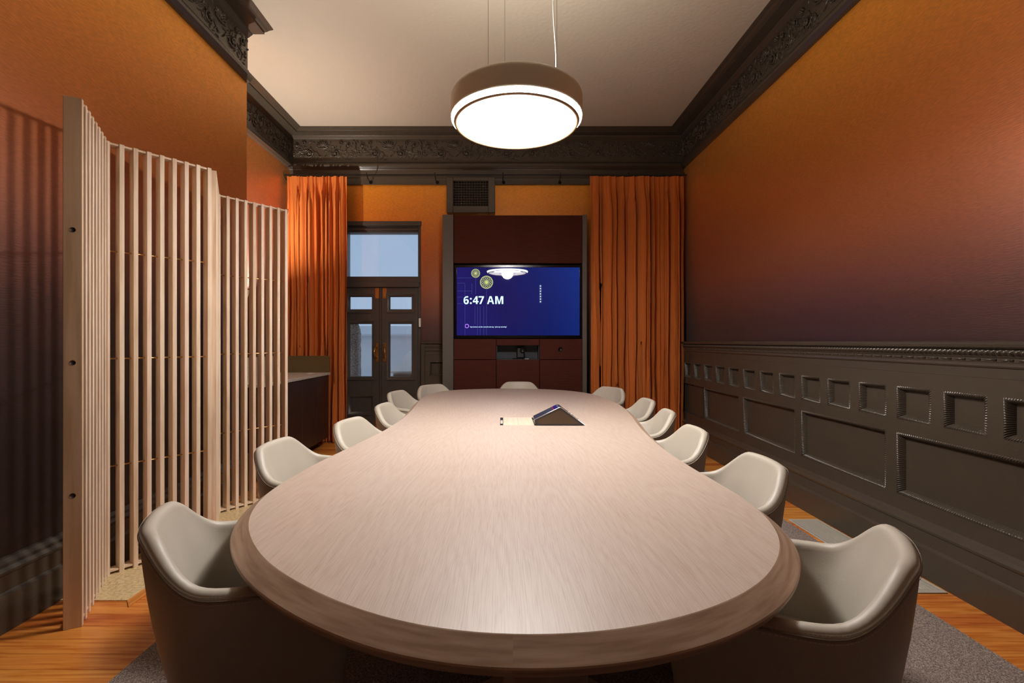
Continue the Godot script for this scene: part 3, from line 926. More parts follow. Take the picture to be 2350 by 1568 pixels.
func build_table() -> void:
	var t := base("conference_table", Vector3(0.05, 0, -3.37))
	tag(t, "long limed oak boardroom table with waisted outline and thick sloped edge", "table")
	var inv := Transform3D(Basis(), -t.position)
	var out := table_outline()
	var n := out.size()
	var TOP := 0.74
	# two veneered halves meeting in a fine joint across the waist; each is cut into narrow strips so that the grain can fan smoothly
	for half in 2:
		var st := new_st()
		var z0 := 0.9 if half == 0 else 3.4468
		var z1 := 3.4452 if half == 0 else 5.9
		var cuts := int((z1 - z0) / 0.05) + 1
		for q in cuts:
			var a0 := lerpf(z0, z1, float(q) / cuts)
			var a1 := lerpf(z0, z1, float(q + 1) / cuts)
			for side in 2:
				var xa := -3.0 if side == 0 else 0.02
				var xb := 0.02 if side == 0 else 3.0
				for poly in Geometry2D.intersect_polygons(out, PackedVector2Array([Vector2(xa, a0), Vector2(xb, a0), Vector2(xb, a1), Vector2(xa, a1)])):
					var id := Geometry2D.triangulate_polygon(poly)
					for k in range(0, id.size(), 3):
						var tr := [poly[id[k]], poly[id[k + 1]], poly[id[k + 2]]]
						if (tr[1] - tr[0]).cross(tr[2] - tr[0]) > 0.0:
							tr = [tr[0], tr[2], tr[1]]
						for p: Vector2 in tr:
							var uv := table_uv(p) + Vector2(0.0 if side == 1 else 0.37, 0.0)
							st.set_normal(Vector3.UP)
							st.set_uv(uv)
							st.set_uv2(uv)
							st.add_vertex(Vector3(p.x, TOP, -p.y))
		st.index()
		st.set_material(M.oak)
		put("top_panel", st.commit(), t, inv)
	# sloped rim all round, its grain running along the edge
	var prof := [Vector2(0.0, 0.0), Vector2(0.0022, -0.0012), Vector2(0.047, -0.034), Vector2(0.0495, -0.037), Vector2(0.049, -0.041), Vector2(0.041, -0.055), Vector2(0.037, -0.058), Vector2(-0.15, -0.08)]
	var rows := []
	for p in prof:
		rows.append(PackedVector3Array())
	for i in n:
		var tg := (out[(i + 1) % n] - out[(i - 1 + n) % n]).normalized()
		var nn := Vector2(tg.y, -tg.x)
		for j in prof.size():
			var q: Vector2 = out[i] + nn * prof[j].x
			rows[j].append(Vector3(q.x, TOP + prof[j].y, -q.y))
	var st := new_st(true)
	var run := 0.0
	for i in n:
		var i2 := (i + 1) % n
		var step: float = rows[1][i].distance_to(rows[1][i2])
		var across := 0.0
		for j in prof.size() - 1:
			st.set_smooth_group(j + 1)
			var wide: float = prof[j].distance_to(prof[j + 1])
			var quadpts := [[rows[j][i], run, across], [rows[j][i2], run + step, across], [rows[j + 1][i2], run + step, across + wide], [rows[j + 1][i], run, across + wide]]
			for k in [0, 1, 2, 0, 2, 3]:
				st.set_uv(Vector2(quadpts[k][1] + quadpts[k][2] * 1.5, quadpts[k][2]))
				st.add_vertex(quadpts[k][0])
			across += wide
		run += step
	obj("bevelled_edge", st, M.oak_edge, t, inv)
	st = new_st()
	var under := PackedVector2Array()
	for v in rows[prof.size() - 1]:
		under.append(Vector2(v.x, v.z))
	var id := Geometry2D.triangulate_polygon(under)
	for k in range(0, id.size(), 3):
		tri(st, rows[-1][id[k]], rows[-1][id[k + 1]], rows[-1][id[k + 2]], Vector3.DOWN)
	obj("underside", st, M.oak_edge, t, inv)
	for p in [Vector3(0.14, 0, -1.62), Vector3(0.06, 0, -3.3), Vector3(0.1, 0, -4.9)]:
		st = new_st(true)
		lathe(st, p, [Vector2(0.0, 0.009), Vector2(0.3, 0.009), Vector2(0.3, 0.022), Vector2(0.29, 0.028), Vector2(0.15, 0.034), Vector2(0.14, 0.05), Vector2(0.14, 0.66), Vector2(0.0, 0.66)], 40)
		obj("pedestal", st, M.oak_edge, t, inv)
	# power flap let into the top beside the joint
	var fl := sub("power_flap", t, inv)
	var zf := -3.255
	var zb := -3.585
	for k in 2:
		st = new_st()
		var a := 0.0005 + k * 0.1035
		cbox(st, Vector3(a, 0.735, zf), Vector3(a + 0.1025, 0.7425, zb), 0.001)
		obj("flap_lid", st, M.oak_flap, fl)
	for k in 2:
		st = new_st()
		var a := -0.022 if k == 0 else 0.208
		cbox(st, Vector3(a, 0.735, zf), Vector3(a + 0.021, 0.7415, zb), 0.001)
		obj("flap_end", st, M.black, fl)
		st = new_st()
		cbox(st, Vector3(a + 0.003, 0.741, zf - 0.06), Vector3(a + 0.018, 0.7425, zf - 0.2), 0.001)
		obj("brush", st, M.vent_metal, fl)

# ------------------------------------------------------------------ chairs
func chair_plan(s: float, a: float, b: float, f: float, narrow: float) -> Vector2:
	var m := absf(s)
	var sg := signf(s) if s != 0.0 else 1.0
	if m < 0.62:
		var phi := m / 0.62 * PI / 2
		return Vector2(sg * a * pow(sin(phi), 0.8), b * pow(maxf(cos(phi), 0.0), 0.8))
	var t := (m - 0.62) / 0.38
	return Vector2(sg * (a - narrow * t), -f * t)

func chair_height(s: float) -> float:
	var m := absf(s)
	var t := clampf((m - 0.16) / 0.36, 0.0, 1.0)
	t = t * t * (3.0 - 2.0 * t)
	return lerpf(0.806 - 0.012 * m, 0.68, t) - 0.038 * maxf(0.0, m - 0.5) / 0.5

func chair_section(s: float, th: float, fwd: float) -> PackedVector3Array:
	var full := 0.042
	var e := 0.002
	var p := chair_plan(s, 0.285, 0.275, 0.24, 0.012)
	var d := (chair_plan(minf(s + e, 1.0), 0.285, 0.275, 0.24, 0.012) - chair_plan(maxf(s - e, -1.0), 0.285, 0.275, 0.24, 0.012)).normalized()
	var inw := Vector2(d.y, -d.x)
	if inw.dot(Vector2(0, 0.0) - p) < 0.0:
		inw = -inw
	var pb := chair_plan(s, 0.215, 0.195, 0.215, 0.008)
	var n3 := Vector3(inw.x, 0, inw.y)
	var shift := n3 * (full - th) / 2.0 + Vector3(0, 0, -fwd)
	var h := chair_height(s)
	var ob := Vector3(pb.x, 0.30, pb.y) + shift
	var ot := Vector3(p.x, h - th / 2.0, p.y) + shift
	var out := PackedVector3Array()
	for k in 7:
		var v := k / 6.0
		out.append(ob.lerp(ot, v) - n3 * 0.012 * sin(PI * v))
	var c := ot + n3 * th / 2.0
	for k in range(1, 6):
		var a := PI * k / 6.0
		out.append(c + (-n3 * cos(a) + Vector3.UP * sin(a)) * th / 2.0)
	var it := ot + n3 * th
	var ib := Vector3(pb.x, 0.40, pb.y) + shift + n3 * (th + 0.012)
	for k in 6:
		var v := k / 5.0
		out.append(it.lerp(ib, v) + n3 * 0.014 * sin(PI * v))
	return out

func build_chairs() -> void:
	var st := new_st(true)
	var rows := []
	for q in [[0.15, 0.025], [0.5, 0.0215], [0.82, 0.0125]]:
		rows.append(chair_section(-1.0, 0.042 * q[0], q[1]))
	var N := 64
	for i in N + 1:
		rows.append(chair_section(-1.0 + 2.0 * i / N, 0.042, 0.0))
	for q in [[0.82, 0.0125], [0.5, 0.0215], [0.15, 0.025]]:
		rows.append(chair_section(1.0, 0.042 * q[0], q[1]))
	grid(st, rows, false, false, false)
	for e in [0, rows.size() - 1]:
		var sec: PackedVector3Array = rows[e]
		for k in sec.size() / 2 - 1:
			quad(st, sec[k], sec[k + 1], sec[sec.size() - 2 - k], sec[sec.size() - 1 - k], Vector3(0, 0, -1))
	# closed bottom
	var cen := Vector3(0, 0.30, -0.02)
	for i in rows.size() - 1:
		tri(st, cen, rows[i][0], rows[i + 1][0], Vector3.DOWN)
	tri(st, cen, rows[0][0], rows[-1][0], Vector3.DOWN)
	var shell := done(st, M.leather)
	# seam cord just under the outer lip, with stitches on both sides of it
	st = new_st(true)
	var seam := []
	var below := []
	for i in 97:
		var s := -1.0 + 2.0 * i / 96.0
		var sec := chair_section(s, 0.042, 0.0)
		var nout := (sec[6] - sec[11]) * Vector3(1, 0, 1)
		seam.append(sec[6] + nout.normalized() * 0.001)
		below.append([sec[6].lerp(sec[5], 0.14) + nout.normalized() * 0.003, sec[6] + (sec[7] - sec[6]) * 0.8 + nout.normalized() * 0.003])
	tube(st, seam, 0.0026, 6)
	var piping := done(st, M.seam)
	st = new_st()
	for k in 2:
		var acc := 0.0
		for i in range(1, below.size()):
			var a: Vector3 = below[i - 1][k]
			var b: Vector3 = below[i][k]
			var cnt := maxi(1, roundi(a.distance_to(b) / 0.009))
			for j in cnt:
				var p := a.lerp(b, (j + 0.5) / cnt)
				var dv := (b - a).normalized() * 0.003
				var u := Vector3(0, 0.0012, 0)
				var o := (p * Vector3(1, 0, 1)).normalized() * 0.0008
				quad(st, p - dv - u + o, p + dv - u + o, p + dv + u + o, p - dv + u + o, o)
	var stitching := done(st, M.stitch)
	# seat cushion
	st = new_st(true)
	rows = []
	for q in [[0.6, 0.345], [0.93, 0.345], [0.985, 0.36], [1.0, 0.385], [1.0, 0.43], [0.98, 0.455], [0.93, 0.468], [0.75, 0.474], [0.4, 0.476], [0.02, 0.476]]:
		var row := PackedVector3Array()
		for i in 40:
			var a := TAU * i / 40.0
			var e := pow(pow(absf(cos(a)), 4.0) + pow(absf(sin(a)), 4.0), -0.25)
			row.append(Vector3(cos(a) * e * 0.2 * q[0], q[1], -0.045 + sin(a) * e * 0.21 * q[0]))
		rows.append(row)
	grid(st, rows, false, true, true)
	var cushion := done(st, M.leather)
	st = new_st(true)
	lathe(st, Vector3.ZERO, [Vector2(0.0, 0.304), Vector2(0.06, 0.304), Vector2(0.06, 0.29), Vector2(0.028, 0.27), Vector2(0.026, 0.09), Vector2(0.045, 0.06), Vector2(0.045, 0.04), Vector2(0.0, 0.04)], 24)
	var column := done(st, M.base_metal)
	st = new_st(true)
	tube(st, [Vector3(0, 0.055, 0), Vector3(0.14, 0.045, 0), Vector3(0.28, 0.03, 0)], [0.02, 0.015, 0.011], 8)
	var star := done(st, M.base_metal)
	st = new_st(true)
	lathe(st, Vector3(0.275, 0, 0), [Vector2(0, 0.009), Vector2(0.016, 0.009), Vector2(0.016, 0.022), Vector2(0, 0.03)], 16)
	var glide := done(st, M.black)
	var proto := base("tub_chair")
	put("shell", shell, proto)
	put("piping", piping, proto)
	var sti := put("stitching", stitching, proto)
	sti.set_meta("kind", "stuff")
	put("seat_cushion", cushion, proto)
	put("column", column, proto)
	for k in 4:
		var tf := Transform3D(Basis(Vector3.UP, PI / 4 + k * PI / 2), Vector3.ZERO)
		var leg := put("leg", star, proto, tf)
		put("glide", glide, leg)
	# apex of the back, facing (x, depth)
	var ords := ["sixth", "fifth", "fourth", "third", "second", "first"]
	var L := [[-0.99, 1.385, 0.9, 0.43], [-1.15, 2.42, 1.0, -0.03], [-1.0, 3.11, 0.98, -0.18], [-0.97, 3.87, 0.99, -0.05], [-1.085, 4.88, 0.95, -0.25], [-0.84, 5.62, 0.74, -0.67]]
	var R := [[0.985, 1.2, -0.85, 0.53], [1.12, 2.06, -1.0, 0.05], [1.12, 2.8, -1.0, 0.05], [1.2, 3.5, -0.98, 0.14], [1.26, 4.2, -1.0, 0.0], [1.19, 5.3, -0.85, -0.53]]
	var spots := []
	for i in 6:
		spots.append([L[i], "taupe leather tub chair, %s from the television end on the slat screen side" % ords[i]])
	for i in 6:
		spots.append([R[i], "taupe leather tub chair, %s from the television end on the panelled wall side" % ords[i]])
	spots.append([[0.19, 6.03, 0.0, -1.0], "taupe leather tub chair at the table head before the television cabinet"])
	for i in spots.size():
		var q: Array = spots[i][0]
		var f := Vector2(q[2], q[3]).normalized()
		var at := Vector3(q[0] + f.x * 0.25, 0.0, -(q[1] + f.y * 0.25))
		var c: Node3D = proto
		if i > 0:
			c = proto.duplicate()
			c.name = numbered("tub_chair")
			add_child(c, true)
		c.position = at
		c.rotation.y = atan2(-f.x, f.y)
		tag(c, spots[i][1], "chair", "tub chairs round the boardroom table")

# ------------------------------------------------------------------ folding slat screen
func build_screen() -> void:
	var P := [Vector2(-2.02, 2.287), Vector2(-2.305, 2.80), Vector2(-1.96, 3.265), Vector2(-2.255, 3.81), Vector2(-1.905, 4.285)]
	var o := base("folding_screen", V(-2.1, -1.35, 3.3))
	tag(o, "tall pale timber folding screen of four slatted panels with brass rods", "screen")
	var H := K * 2.5
	var T := 0.0235
	var D := 0.068
	var sl := []
	for c in ["slat_a", "slat_b", "slat_c"]:
		var st := new_st()
		cbox(st, Vector3(-T / 2, 0, -D / 2), Vector3(T / 2, H, D / 2), 0.0015)
		sl.append(done(st, M[c]))
	var st := new_st()
	cbox(st, Vector3(-T / 2, 0, -D / 2), Vector3(T / 2, H, D / 2), 0.0015)
	var stile := done(st, M.screen_stile)
	var hinge_st := new_st()
	cbox(hinge_st, Vector3(-0.006, 0, -0.004), Vector3(0.006, 0.1, 0.004), 0.001)
	var hinge := done(hinge_st, M.iron)
	for i in 4:
		var a := Vector3(K * P[i].x, 0.0, -K * P[i].y)
		var b := Vector3(K * P[i + 1].x, 0.0, -K * P[i + 1].y)
		var d := (b - a).normalized()
		var L := a.distance_to(b)
		var tf := Transform3D(Basis(d, Vector3.UP, d.cross(Vector3.UP)), a - o.position)
		tf.origin.y = 0.0
		var p := sub("panel", o, tf)
		var gap := 0.006
		for k in 9:
			var x := gap + T / 2 + (L - 2 * gap - T) * k / 8.0
			put("slat", stile if i == 0 and k == 0 else sl[(k * 7 + i * 2) % 3], p, Transform3D(Basis(), Vector3(x, 0, 0)))
		for e in 2:
			st = new_st()
			var y0 := H - 0.014 if e == 1 else 0.02
			box(st, Vector3(gap + T * 0.5, y0, -D / 2 + 0.006), Vector3(L - gap - T * 0.5, y0 + 0.011, D / 2 - 0.006))
			obj("top_plate" if e == 1 else "bottom_plate", st, M.slat_b, p)
		for k in 3:
			st = new_st(true)
			var y := H * (k + 1) / 4.0
			tube(st, [Vector3(gap + 0.003, y, 0), Vector3(L - gap - 0.003, y, 0)], 0.0042, 8)
			obj("rod", st, M.brass_rod, p)
			for e in 2:
				st = new_st(true)
				var x := gap - 0.0006 if e == 0 else L - gap + 0.0006
				var big := i == 0 and e == 0
				tube(st, [Vector3(x, y, 0), Vector3(x + (0.003 if e == 0 else -0.003), y, 0)], 0.0115 if big else 0.006, 20)
				obj("rod_plug", st, M.plug if big else M.brass, p)
		if i < 3:
			for hy in [0.21, 0.93, 1.55, 2.25]:
				put("hinge", hinge, p, Transform3D(Basis(), Vector3(L, K * hy, (D / 2 - 0.002) * (1 if i % 2 == 0 else -1))))

# ------------------------------------------------------------------ pendant lamp
func build_pendant() -> void:
	var at := V(0.083, 1.372, 3.09)
	var o := base("pendant_lamp", at)
	tag(o, "large round taupe drum pendant lamp with glowing white disc", "lamp")
	var k := K
	var st := new_st(true)
	var prof := [Vector2(0.398, 0.034), Vector2(0.412, 0.034), Vector2(0.414, 0.045)]
	for i in 8:
		var a := PI / 2 * i / 7.0
		prof.append(Vector2(0.374 + 0.04 * cos(a), 0.145 + 0.04 * sin(a)))
	prof.append(Vector2(0.33, 0.186))
	for p in prof.size():
		prof[p] = prof[p] * k
	lathe(st, Vector3.ZERO, prof, 96)
	obj("housing", st, M.housing, o)
	st = new_st(true)
	lathe(st, Vector3.ZERO, [Vector2(0.33, 0.186) * k, Vector2(0.33, 0.15) * k, Vector2(0.0, 0.15) * k], 64)
	obj("upper_tray", st, M.frosted, o)
	st = new_st(true)
	lathe(st, Vector3.ZERO, [Vector2(0.394, 0.006) * k, Vector2(0.409, 0.024) * k, Vector2(0.409, 0.036) * k], 96)
	obj("light_band", st, glow("light_band", Color(1.0, 0.985, 0.975), 38.0), o)
	st = new_st(true)
	lathe(st, Vector3.ZERO, [Vector2(0.372, 0.012) * k, Vector2(0.374, 0.0) * k, Vector2(0.38, -0.003) * k, Vector2(0.39, -0.003) * k, Vector2(0.395, 0.006) * k], 96)
	obj("lamp_ring", st, M.lamp_ring, o)
	st = new_st(true)
	lathe(st, Vector3.ZERO, [Vector2(0.316, 0.062) * k, Vector2(0.345, 0.045) * k, Vector2(0.364, 0.02) * k, Vector2(0.372, 0.006) * k], 96)
	obj("inner_reflector", st, M.frosted, o)
	st = new_st(true)
	lathe(st, Vector3.ZERO, [Vector2(0.0, 0.0615) * k, Vector2(0.318, 0.0615) * k], 96)
	obj("diffuser", st, glow("lamp_diffuser", Color(1.0, 0.965, 0.93), 0.95), o)
	# the light of the disc
	var down := AreaLight3D.new()
	down.name = "down_light"
	down.area_size = Vector2(0.52, 0.52)
	down.light_color = Color(1.0, 0.985, 0.975)
	down.light_energy = 3.8
	down.area_range = 14.0
	down.shadow_enabled = true
	o.add_child(down)
	down.position = Vector3(0, 0.05, 0)
	down.rotation_degrees.x = -90
	st = new_st(true)
	lathe(st, Vector3.ZERO, [Vector2(0.0, 0.156) * k, Vector2(0.3, 0.156) * k], 64)
	obj("upper_light_disc", st, glow("upper_light", Color(1.0, 0.965, 0.93), 1.0), o)
	var wide := OmniLight3D.new()      # the wide-angle part of the disc's light
	wide.name = "wide_light"
	wide.light_color = Color(1.0, 0.985, 0.975)
	wide.light_energy = 1.3
	wide.light_size = 0.11
	wide.omni_range = 14.0
	wide.omni_attenuation = 2.0
	wide.shadow_enabled = true
	o.add_child(wide)
	wide.position = Vector3(0, 0.0, 0)
	var up := AreaLight3D.new()
	up.name = "up_light"
	up.area_size = Vector2(0.42, 0.42)
	up.light_color = Color(1.0, 0.98, 0.95)
	up.light_energy = 2.5
	up.area_range = 14.0
	up.shadow_enabled = true
	o.add_child(up)
	up.position = Vector3(0, 0.17, 0)
	up.rotation_degrees.x = 90
	var topy := K * (CEIL - 1.372)
	for w in [Vector2(-0.166, 0.19), Vector2(-0.07, -0.24), Vector2(0.24, 0.06)]:
		st = new_st(true)
		tube(st, [Vector3(w.x, 0.17, w.y), Vector3(w.x, topy, w.y)], 0.0011, 6)
		obj("suspension_wire", st, M.wire, o)
	st = new_st(true)
	var pts := []
	for i in 25:
		var t := i / 24.0
		pts.append(Vector3(0.225 + 0.012 * sin(t * 11.0) * (1.0 - t), 0.17 + (topy - 0.17) * t, 0.06))
	tube(st, pts, 0.0032, 8)
	obj("power_cable", st, M.cable, o)

# ------------------------------------------------------------------ counter in the recess
func build_counter() -> void:
	var yt := -0.40
	var st := new_st()
	mcbox(st, -2.93, -2.24, yt - 0.03, yt, 4.53, 6.33, 0.003)
	var top := obj("worktop", st, M.stone)
	tag(top, "pale stone worktop on the dark cabinets behind the screen", "worktop")
	st = new_st()
	mcbox(st, -2.945, -2.925, yt + 0.001, yt + 0.215, 4.53, 6.3, 0.002)
	obj("wall_upstand", st, M.stone, top)
	st = new_st()
	mcbox(st, -2.92, -2.245, yt + 0.001, yt + 0.215, 6.3, 6.33, 0.002)
	obj("end_upstand", st, M.bronze_panel, top)
	st = new_st()
	mcbox(st, -2.42, -2.36, yt + 0.001, yt + 0.006, 6.0, 6.12, 0.002)
	tag(obj("coaster", st, M.white_plastic), "small pale tile lying on the stone worktop", "coaster")
	var zs := [4.55, 5.0, 5.06, 5.49, 5.93, 6.325]
	zs = [4.55, 5.06, 5.49, 5.93, 6.325]
	var labels := ["dark timber base cabinet against the chimney breast side", "dark timber base cabinet second from the chimney breast", "dark timber base cabinet third from the chimney breast", "dark timber base cabinet next to the rust curtain"]
	for i in 4:
		var c := base("base_cabinet", V(-2.6, -1.35, (zs[i] + zs[i + 1]) / 2))
		tag(c, labels[i], "cabinet", "dark cabinets under the stone worktop")
		var inv := Transform3D(Basis(), -c.position)
		st = new_st()
		mbox(st, -2.93, -2.285, -1.25, yt - 0.0305, zs[i] + 0.001, zs[i + 1] - 0.001)
		mbox(st, -2.93, -2.4, -1.35, -1.25, zs[i] + 0.001, zs[i + 1] - 0.001)
		obj("body", st, M.dark_wood, c, inv)
		st = new_st()
		mcbox(st, -2.284, -2.262, -1.24, yt - 0.035, zs[i] + 0.003, zs[i + 1] - 0.003, 0.002)
		obj("door", st, M.dark_wood, c, inv)
	# bowl wall lamp in the recess
	var s := base("wall_sconce", V(-2.93, 0.50, 5.36))
	tag(s, "white plaster half-bowl wall lamp throwing light up the recess", "lamp")
	st = new_st(true)
	var rows := []
	for j in 9:
		var t := j / 8.0
		var r := 0.115 * sqrt(maxf(0.0, 1.0 - pow(1.0 - t, 2.2))) + 0.004
		var row := PackedVector3Array()
		for i in 17:
			var a := -PI / 2 + PI * i / 16.0
			row.append(Vector3(cos(a) * r, -0.085 + 0.15 * t, sin(a) * r))
		rows.append(row)
	for j in range(8, -1, -1):
		var t := j / 8.0
		var r := maxf(0.109 * sqrt(maxf(0.0, 1.0 - pow(1.0 - t, 2.2))), 0.001)
		var row := PackedVector3Array()
		for i in 17:
			var a := -PI / 2 + PI * i / 16.0
			row.append(Vector3(cos(a) * r, -0.078 + 0.143 * t, sin(a) * r))
		rows.append(row)
	grid(st, rows, false, false, true)
	obj("bowl", st, M.plaster, s)
	st = new_st()
	box(st, Vector3(-0.018, -0.08, -0.112), Vector3(0.0, 0.06, 0.112))
	obj("back_plate", st, M.plaster, s)
	st = new_st(true)
	ellipsoid(st, Vector3(0.055, 0.016, 0), Vector3(0.026, 0, 0), Vector3(0, 0.03, 0), Vector3(0, 0, 0.028), 16, 10)
	obj("bulb", st, glow("bulb", Color(1.0, 0.965, 0.93), 8.0), s)
	var l := OmniLight3D.new()
	l.name = "sconce_light"
	l.light_color = Color(1.0, 0.965, 0.93)
	l.light_energy = 4.0
	l.light_size = 0.028
	l.omni_range = 15.0
	l.omni_attenuation = 2.0
	l.shadow_enabled = true
	s.add_child(l)
	l.position = Vector3(0.055, 0.016, 0)

# ------------------------------------------------------------------ curtains
func curtain(x0: float, x1: float, folds: float, sd: int, label: String) -> void:
	var st := new_st(true)
	var nz := FastNoiseLite.new()
	nz.seed = sd
	nz.frequency = 1.0
	var rows := []
	var N := int(folds * 14)
	var yt := K * 2.208 + EYE
	for j in 41:
		var v := j / 40.0
		var y := lerpf(yt, 0.012, v)
		var open := smoothstep(0.0, 0.12, v)
		var row := PackedVector3Array()
		for i in N + 1:
			var u := float(i) / N
			var ph := folds * u + 1.3 * nz.get_noise_2d(u * 6.0, 3.0) + 0.3 * v * nz.get_noise_2d(u * 3.0 + 9.0, v * 1.2)
			var amp := (0.02 + 0.036 * open) * (1.0 + 0.55 * nz.get_noise_2d(u * 6.0, 20.0))
			var x := lerpf(x0, x1, u) + 0.012 * nz.get_noise_2d(u * 9.0, v * 2.0 + 40.0) * open
			if u > 0.97 or u < 0.03: amp *= 0.5
			row.append(Vector3(K * x + amp * 0.35 * sin(TAU * ph * 2.0) * open, y, -K * 6.545 + amp * sin(TAU * ph)))
		rows.append(row)
	grid(st, rows, false, false, true)
	var o := obj("curtain", st, M.curtain)
	tag(o, label, "curtain", "rust curtains on the far wall")
	var hd := new_st(true)
	var band := []
	for j in 2:
		var row := PackedVector3Array()
		for p in rows[0]:
			row.append(p + Vector3(0, 0.006 - 0.075 * j, 0.0025))
		band.append(row)
	grid(hd, band, false, false, true)
	obj("heading_tape", hd, M.curtain, o)

func build_curtains() -> void:
	curtain(-2.895, -2.095, 10.0, 4, "rust orange pleated curtain between the recess and the door")
	curtain(1.16, 2.42, 9.0, 9, "rust orange pleated curtain between the television cabinet and panelled wall")
	var o := base("curtain_rail", V(0, 2.235, 6.545))
	tag(o, "slim dark curtain rail on short brackets under the cornice", "curtain rail")
	var inv := Transform3D(Basis(), -o.position)
	var st := new_st(true)
	tube(st, [V(-2.93, 2.235, 6.545), V(2.46, 2.235, 6.545)], 0.0085, 10)
	obj("rail", st, M.iron, o, inv)
	for px in [660.0, 848.0, 1002.0, 1156.0, 1286.0, 1440.0, 1565.0]:
		var x: float = (px - 1155.0) / 1120.0 * 6.65
		var b := sub("bracket", o, inv)
		st = new_st(true)
		tube(st, [V(x, 2.19, 6.725), V(x, 2.19, 6.705)], 0.02, 16)
		obj("rosette", st, M.iron, b)
		st = new_st(true)
		tube(st, [V(x, 2.19, 6.715), V(x - 0.01, 2.2, 6.62), V(x - 0.01, 2.235, 6.545), V(x - 0.01, 2.262, 6.535)], 0.006, 8)
		obj("bracket_arm", st, M.iron, b)

# ------------------------------------------------------------------ television cabinet
func build_media_wall() -> void:
	var o := base("media_cabinet", V(0.19, -1.35, 6.6))
	tag(o, "tall built-in television cabinet with red-brown panels in grey frame", "cabinet")
	var inv := Transform3D(Basis(), -o.position)
	var st := new_st()
	mcbox(st, -0.80, -0.657, -1.35, 1.67, 6.42, 6.745, 0.003)
	obj("frame_post", st, M.cabinet_frame, o, inv)
	st = new_st()
	mcbox(st, 1.042, 1.10, -1.35, 1.67, 6.42, 6.745, 0.003)
	obj("frame_post", st, M.cabinet_frame, o, inv)
	st = new_st()
	mbox(st, -0.657, 1.042, -1.35, 1.66, 6.70, 6.745)
	mbox(st, -0.657, 1.042, -1.35, -1.27, 6.5, 6.7)
	obj("carcass", st, M.black, o, inv)
	st = new_st()
	mcbox(st, -0.653, 1.038, 1.033, 1.665, 6.435, 6.7, 0.003)
	obj("top_panel", st, M.cabinet_red, o, inv)
	var col := [-0.653, -0.095, -0.089, 0.475, 0.481, 1.038]
	for k in 3:
		st = new_st()
		mcbox(st, col[k * 2], col[k * 2 + 1], -1.27, -0.242, 6.435, 6.46, 0.002)
		obj("door", st, M.cabinet_red, o, inv)
	for k in [0, 2]:
		st = new_st()
		mcbox(st, col[k * 2], col[k * 2 + 1], -0.236, 0.034, 6.435, 6.46, 0.002)
		var dr := obj("drawer_front", st, M.cabinet_red, o, inv)
		if k == 2:
			st = new_st(true)
			var cc := V(0.754, -0.104, 6.4345)
			tube(st, [cc + Vector3(0, 0, 0.0006), cc - Vector3(0, 0, 0.004)], 0.027, 24)
			obj("cable_port", st, M.black, dr)
			st = new_st(true)
			tube(st, [cc - Vector3(0, 0, 0.0004), cc - Vector3(0, 0, 0.003)], 0.03, 24)
			obj("port_rim", st, M.plug, dr)
	st = new_st()
	mcbox(st, col[2], col[3], -0.05, 0.034, 6.435, 6.46, 0.002)
	obj("niche_rail", st, M.cabinet_red, o, inv)
	st = new_st()
	mbox(st, col[2], col[3], -0.25, -0.236, 6.44, 6.68)
	mbox(st, col[2], col[3], -0.05, -0.04, 6.46, 6.68)
	mbox(st, col[2], col[2] + 0.008, -0.24, -0.04, 6.46, 6.68)
	mbox(st, col[3] - 0.008, col[3], -0.24, -0.04, 6.46, 6.68)
	mbox(st, col[2], col[3], -0.24, -0.04, 6.66, 6.69)
	obj("niche", st, M.niche, o, inv)

	# television
	var tv := base("television", V(0.195, 0.04, 6.47))
	tag(tv, "large wall television showing a blue screen with the time", "television")
	inv = Transform3D(Basis(), -tv.position)
	st = new_st()
	mcbox(st, -0.645, 1.036, 0.042, 1.012, 6.45, 6.52, 0.004)
	obj("body", st, M.black, tv, inv)
	st = new_st()
	var z := 6.449
	for b in [[-0.645, -0.616, 0.042, 1.012], [1.008, 1.036, 0.042, 1.012], [-0.616, 1.008, 0.042, 0.081], [-0.616, 1.008, 0.979, 1.012]]:
		mcbox(st, b[0], b[1], b[2], b[3], 6.442, 6.45, 0.002)
	obj("bezel", st, M.black_gloss, tv, inv)
	var g := GradientTexture2D.new()
	g.gradient = ramp([0.0, 0.3, 0.6, 1.0], [c8(34, 30, 112), c8(22, 26, 96), c8(20, 34, 108), c8(22, 52, 138)])
	g.width = 256
	g.height = 64
	g.fill_from = Vector2(0, 0.2)
	g.fill_to = Vector2(1, 0.0)
	var sm := mat("screen_picture", c8(8, 8, 10), 0.02)
	sm.emission_enabled = true
	sm.emission = Color.WHITE
	sm.emission_operator = BaseMaterial3D.EMISSION_OP_MULTIPLY
	sm.emission_texture = g
	sm.emission_energy_multiplier = 0.55
	st = new_st()
	var corners := [[V(-0.616, 0.979, z), Vector2(0, 0)], [V(1.008, 0.979, z), Vector2(1, 0)], [V(1.008, 0.081, z), Vector2(1, 1)], [V(-0.616, 0.081, z), Vector2(0, 1)]]
	for i in [0, 1, 2, 0, 2, 3]:
		st.set_uv(corners[i][1])
		st.add_vertex(corners[i][0])
	var scr := obj("screen", st, sm, tv, inv)
	var white := glow("screen_white", Color(0.78, 0.9, 1.0), 1.0, Color.BLACK)
	var green := glow("screen_green", c8(196, 204, 120), 0.8, Color.BLACK)
	var dim := glow("screen_line", c8(52, 62, 130), 1.0, Color.BLACK)
	var violet := glow("screen_ring", c8(170, 110, 240), 1.0, Color.BLACK)
	var font := SystemFont.new()
	font.font_names = PackedStringArray(["Droid Sans"])
	font.font_weight = 700
	var at := func(px: float, py: float) -> Vector3: return V((px - 1155.0) / 1120.0 * z, (784.0 - py) / 1120.0 * z, z - 0.0015)
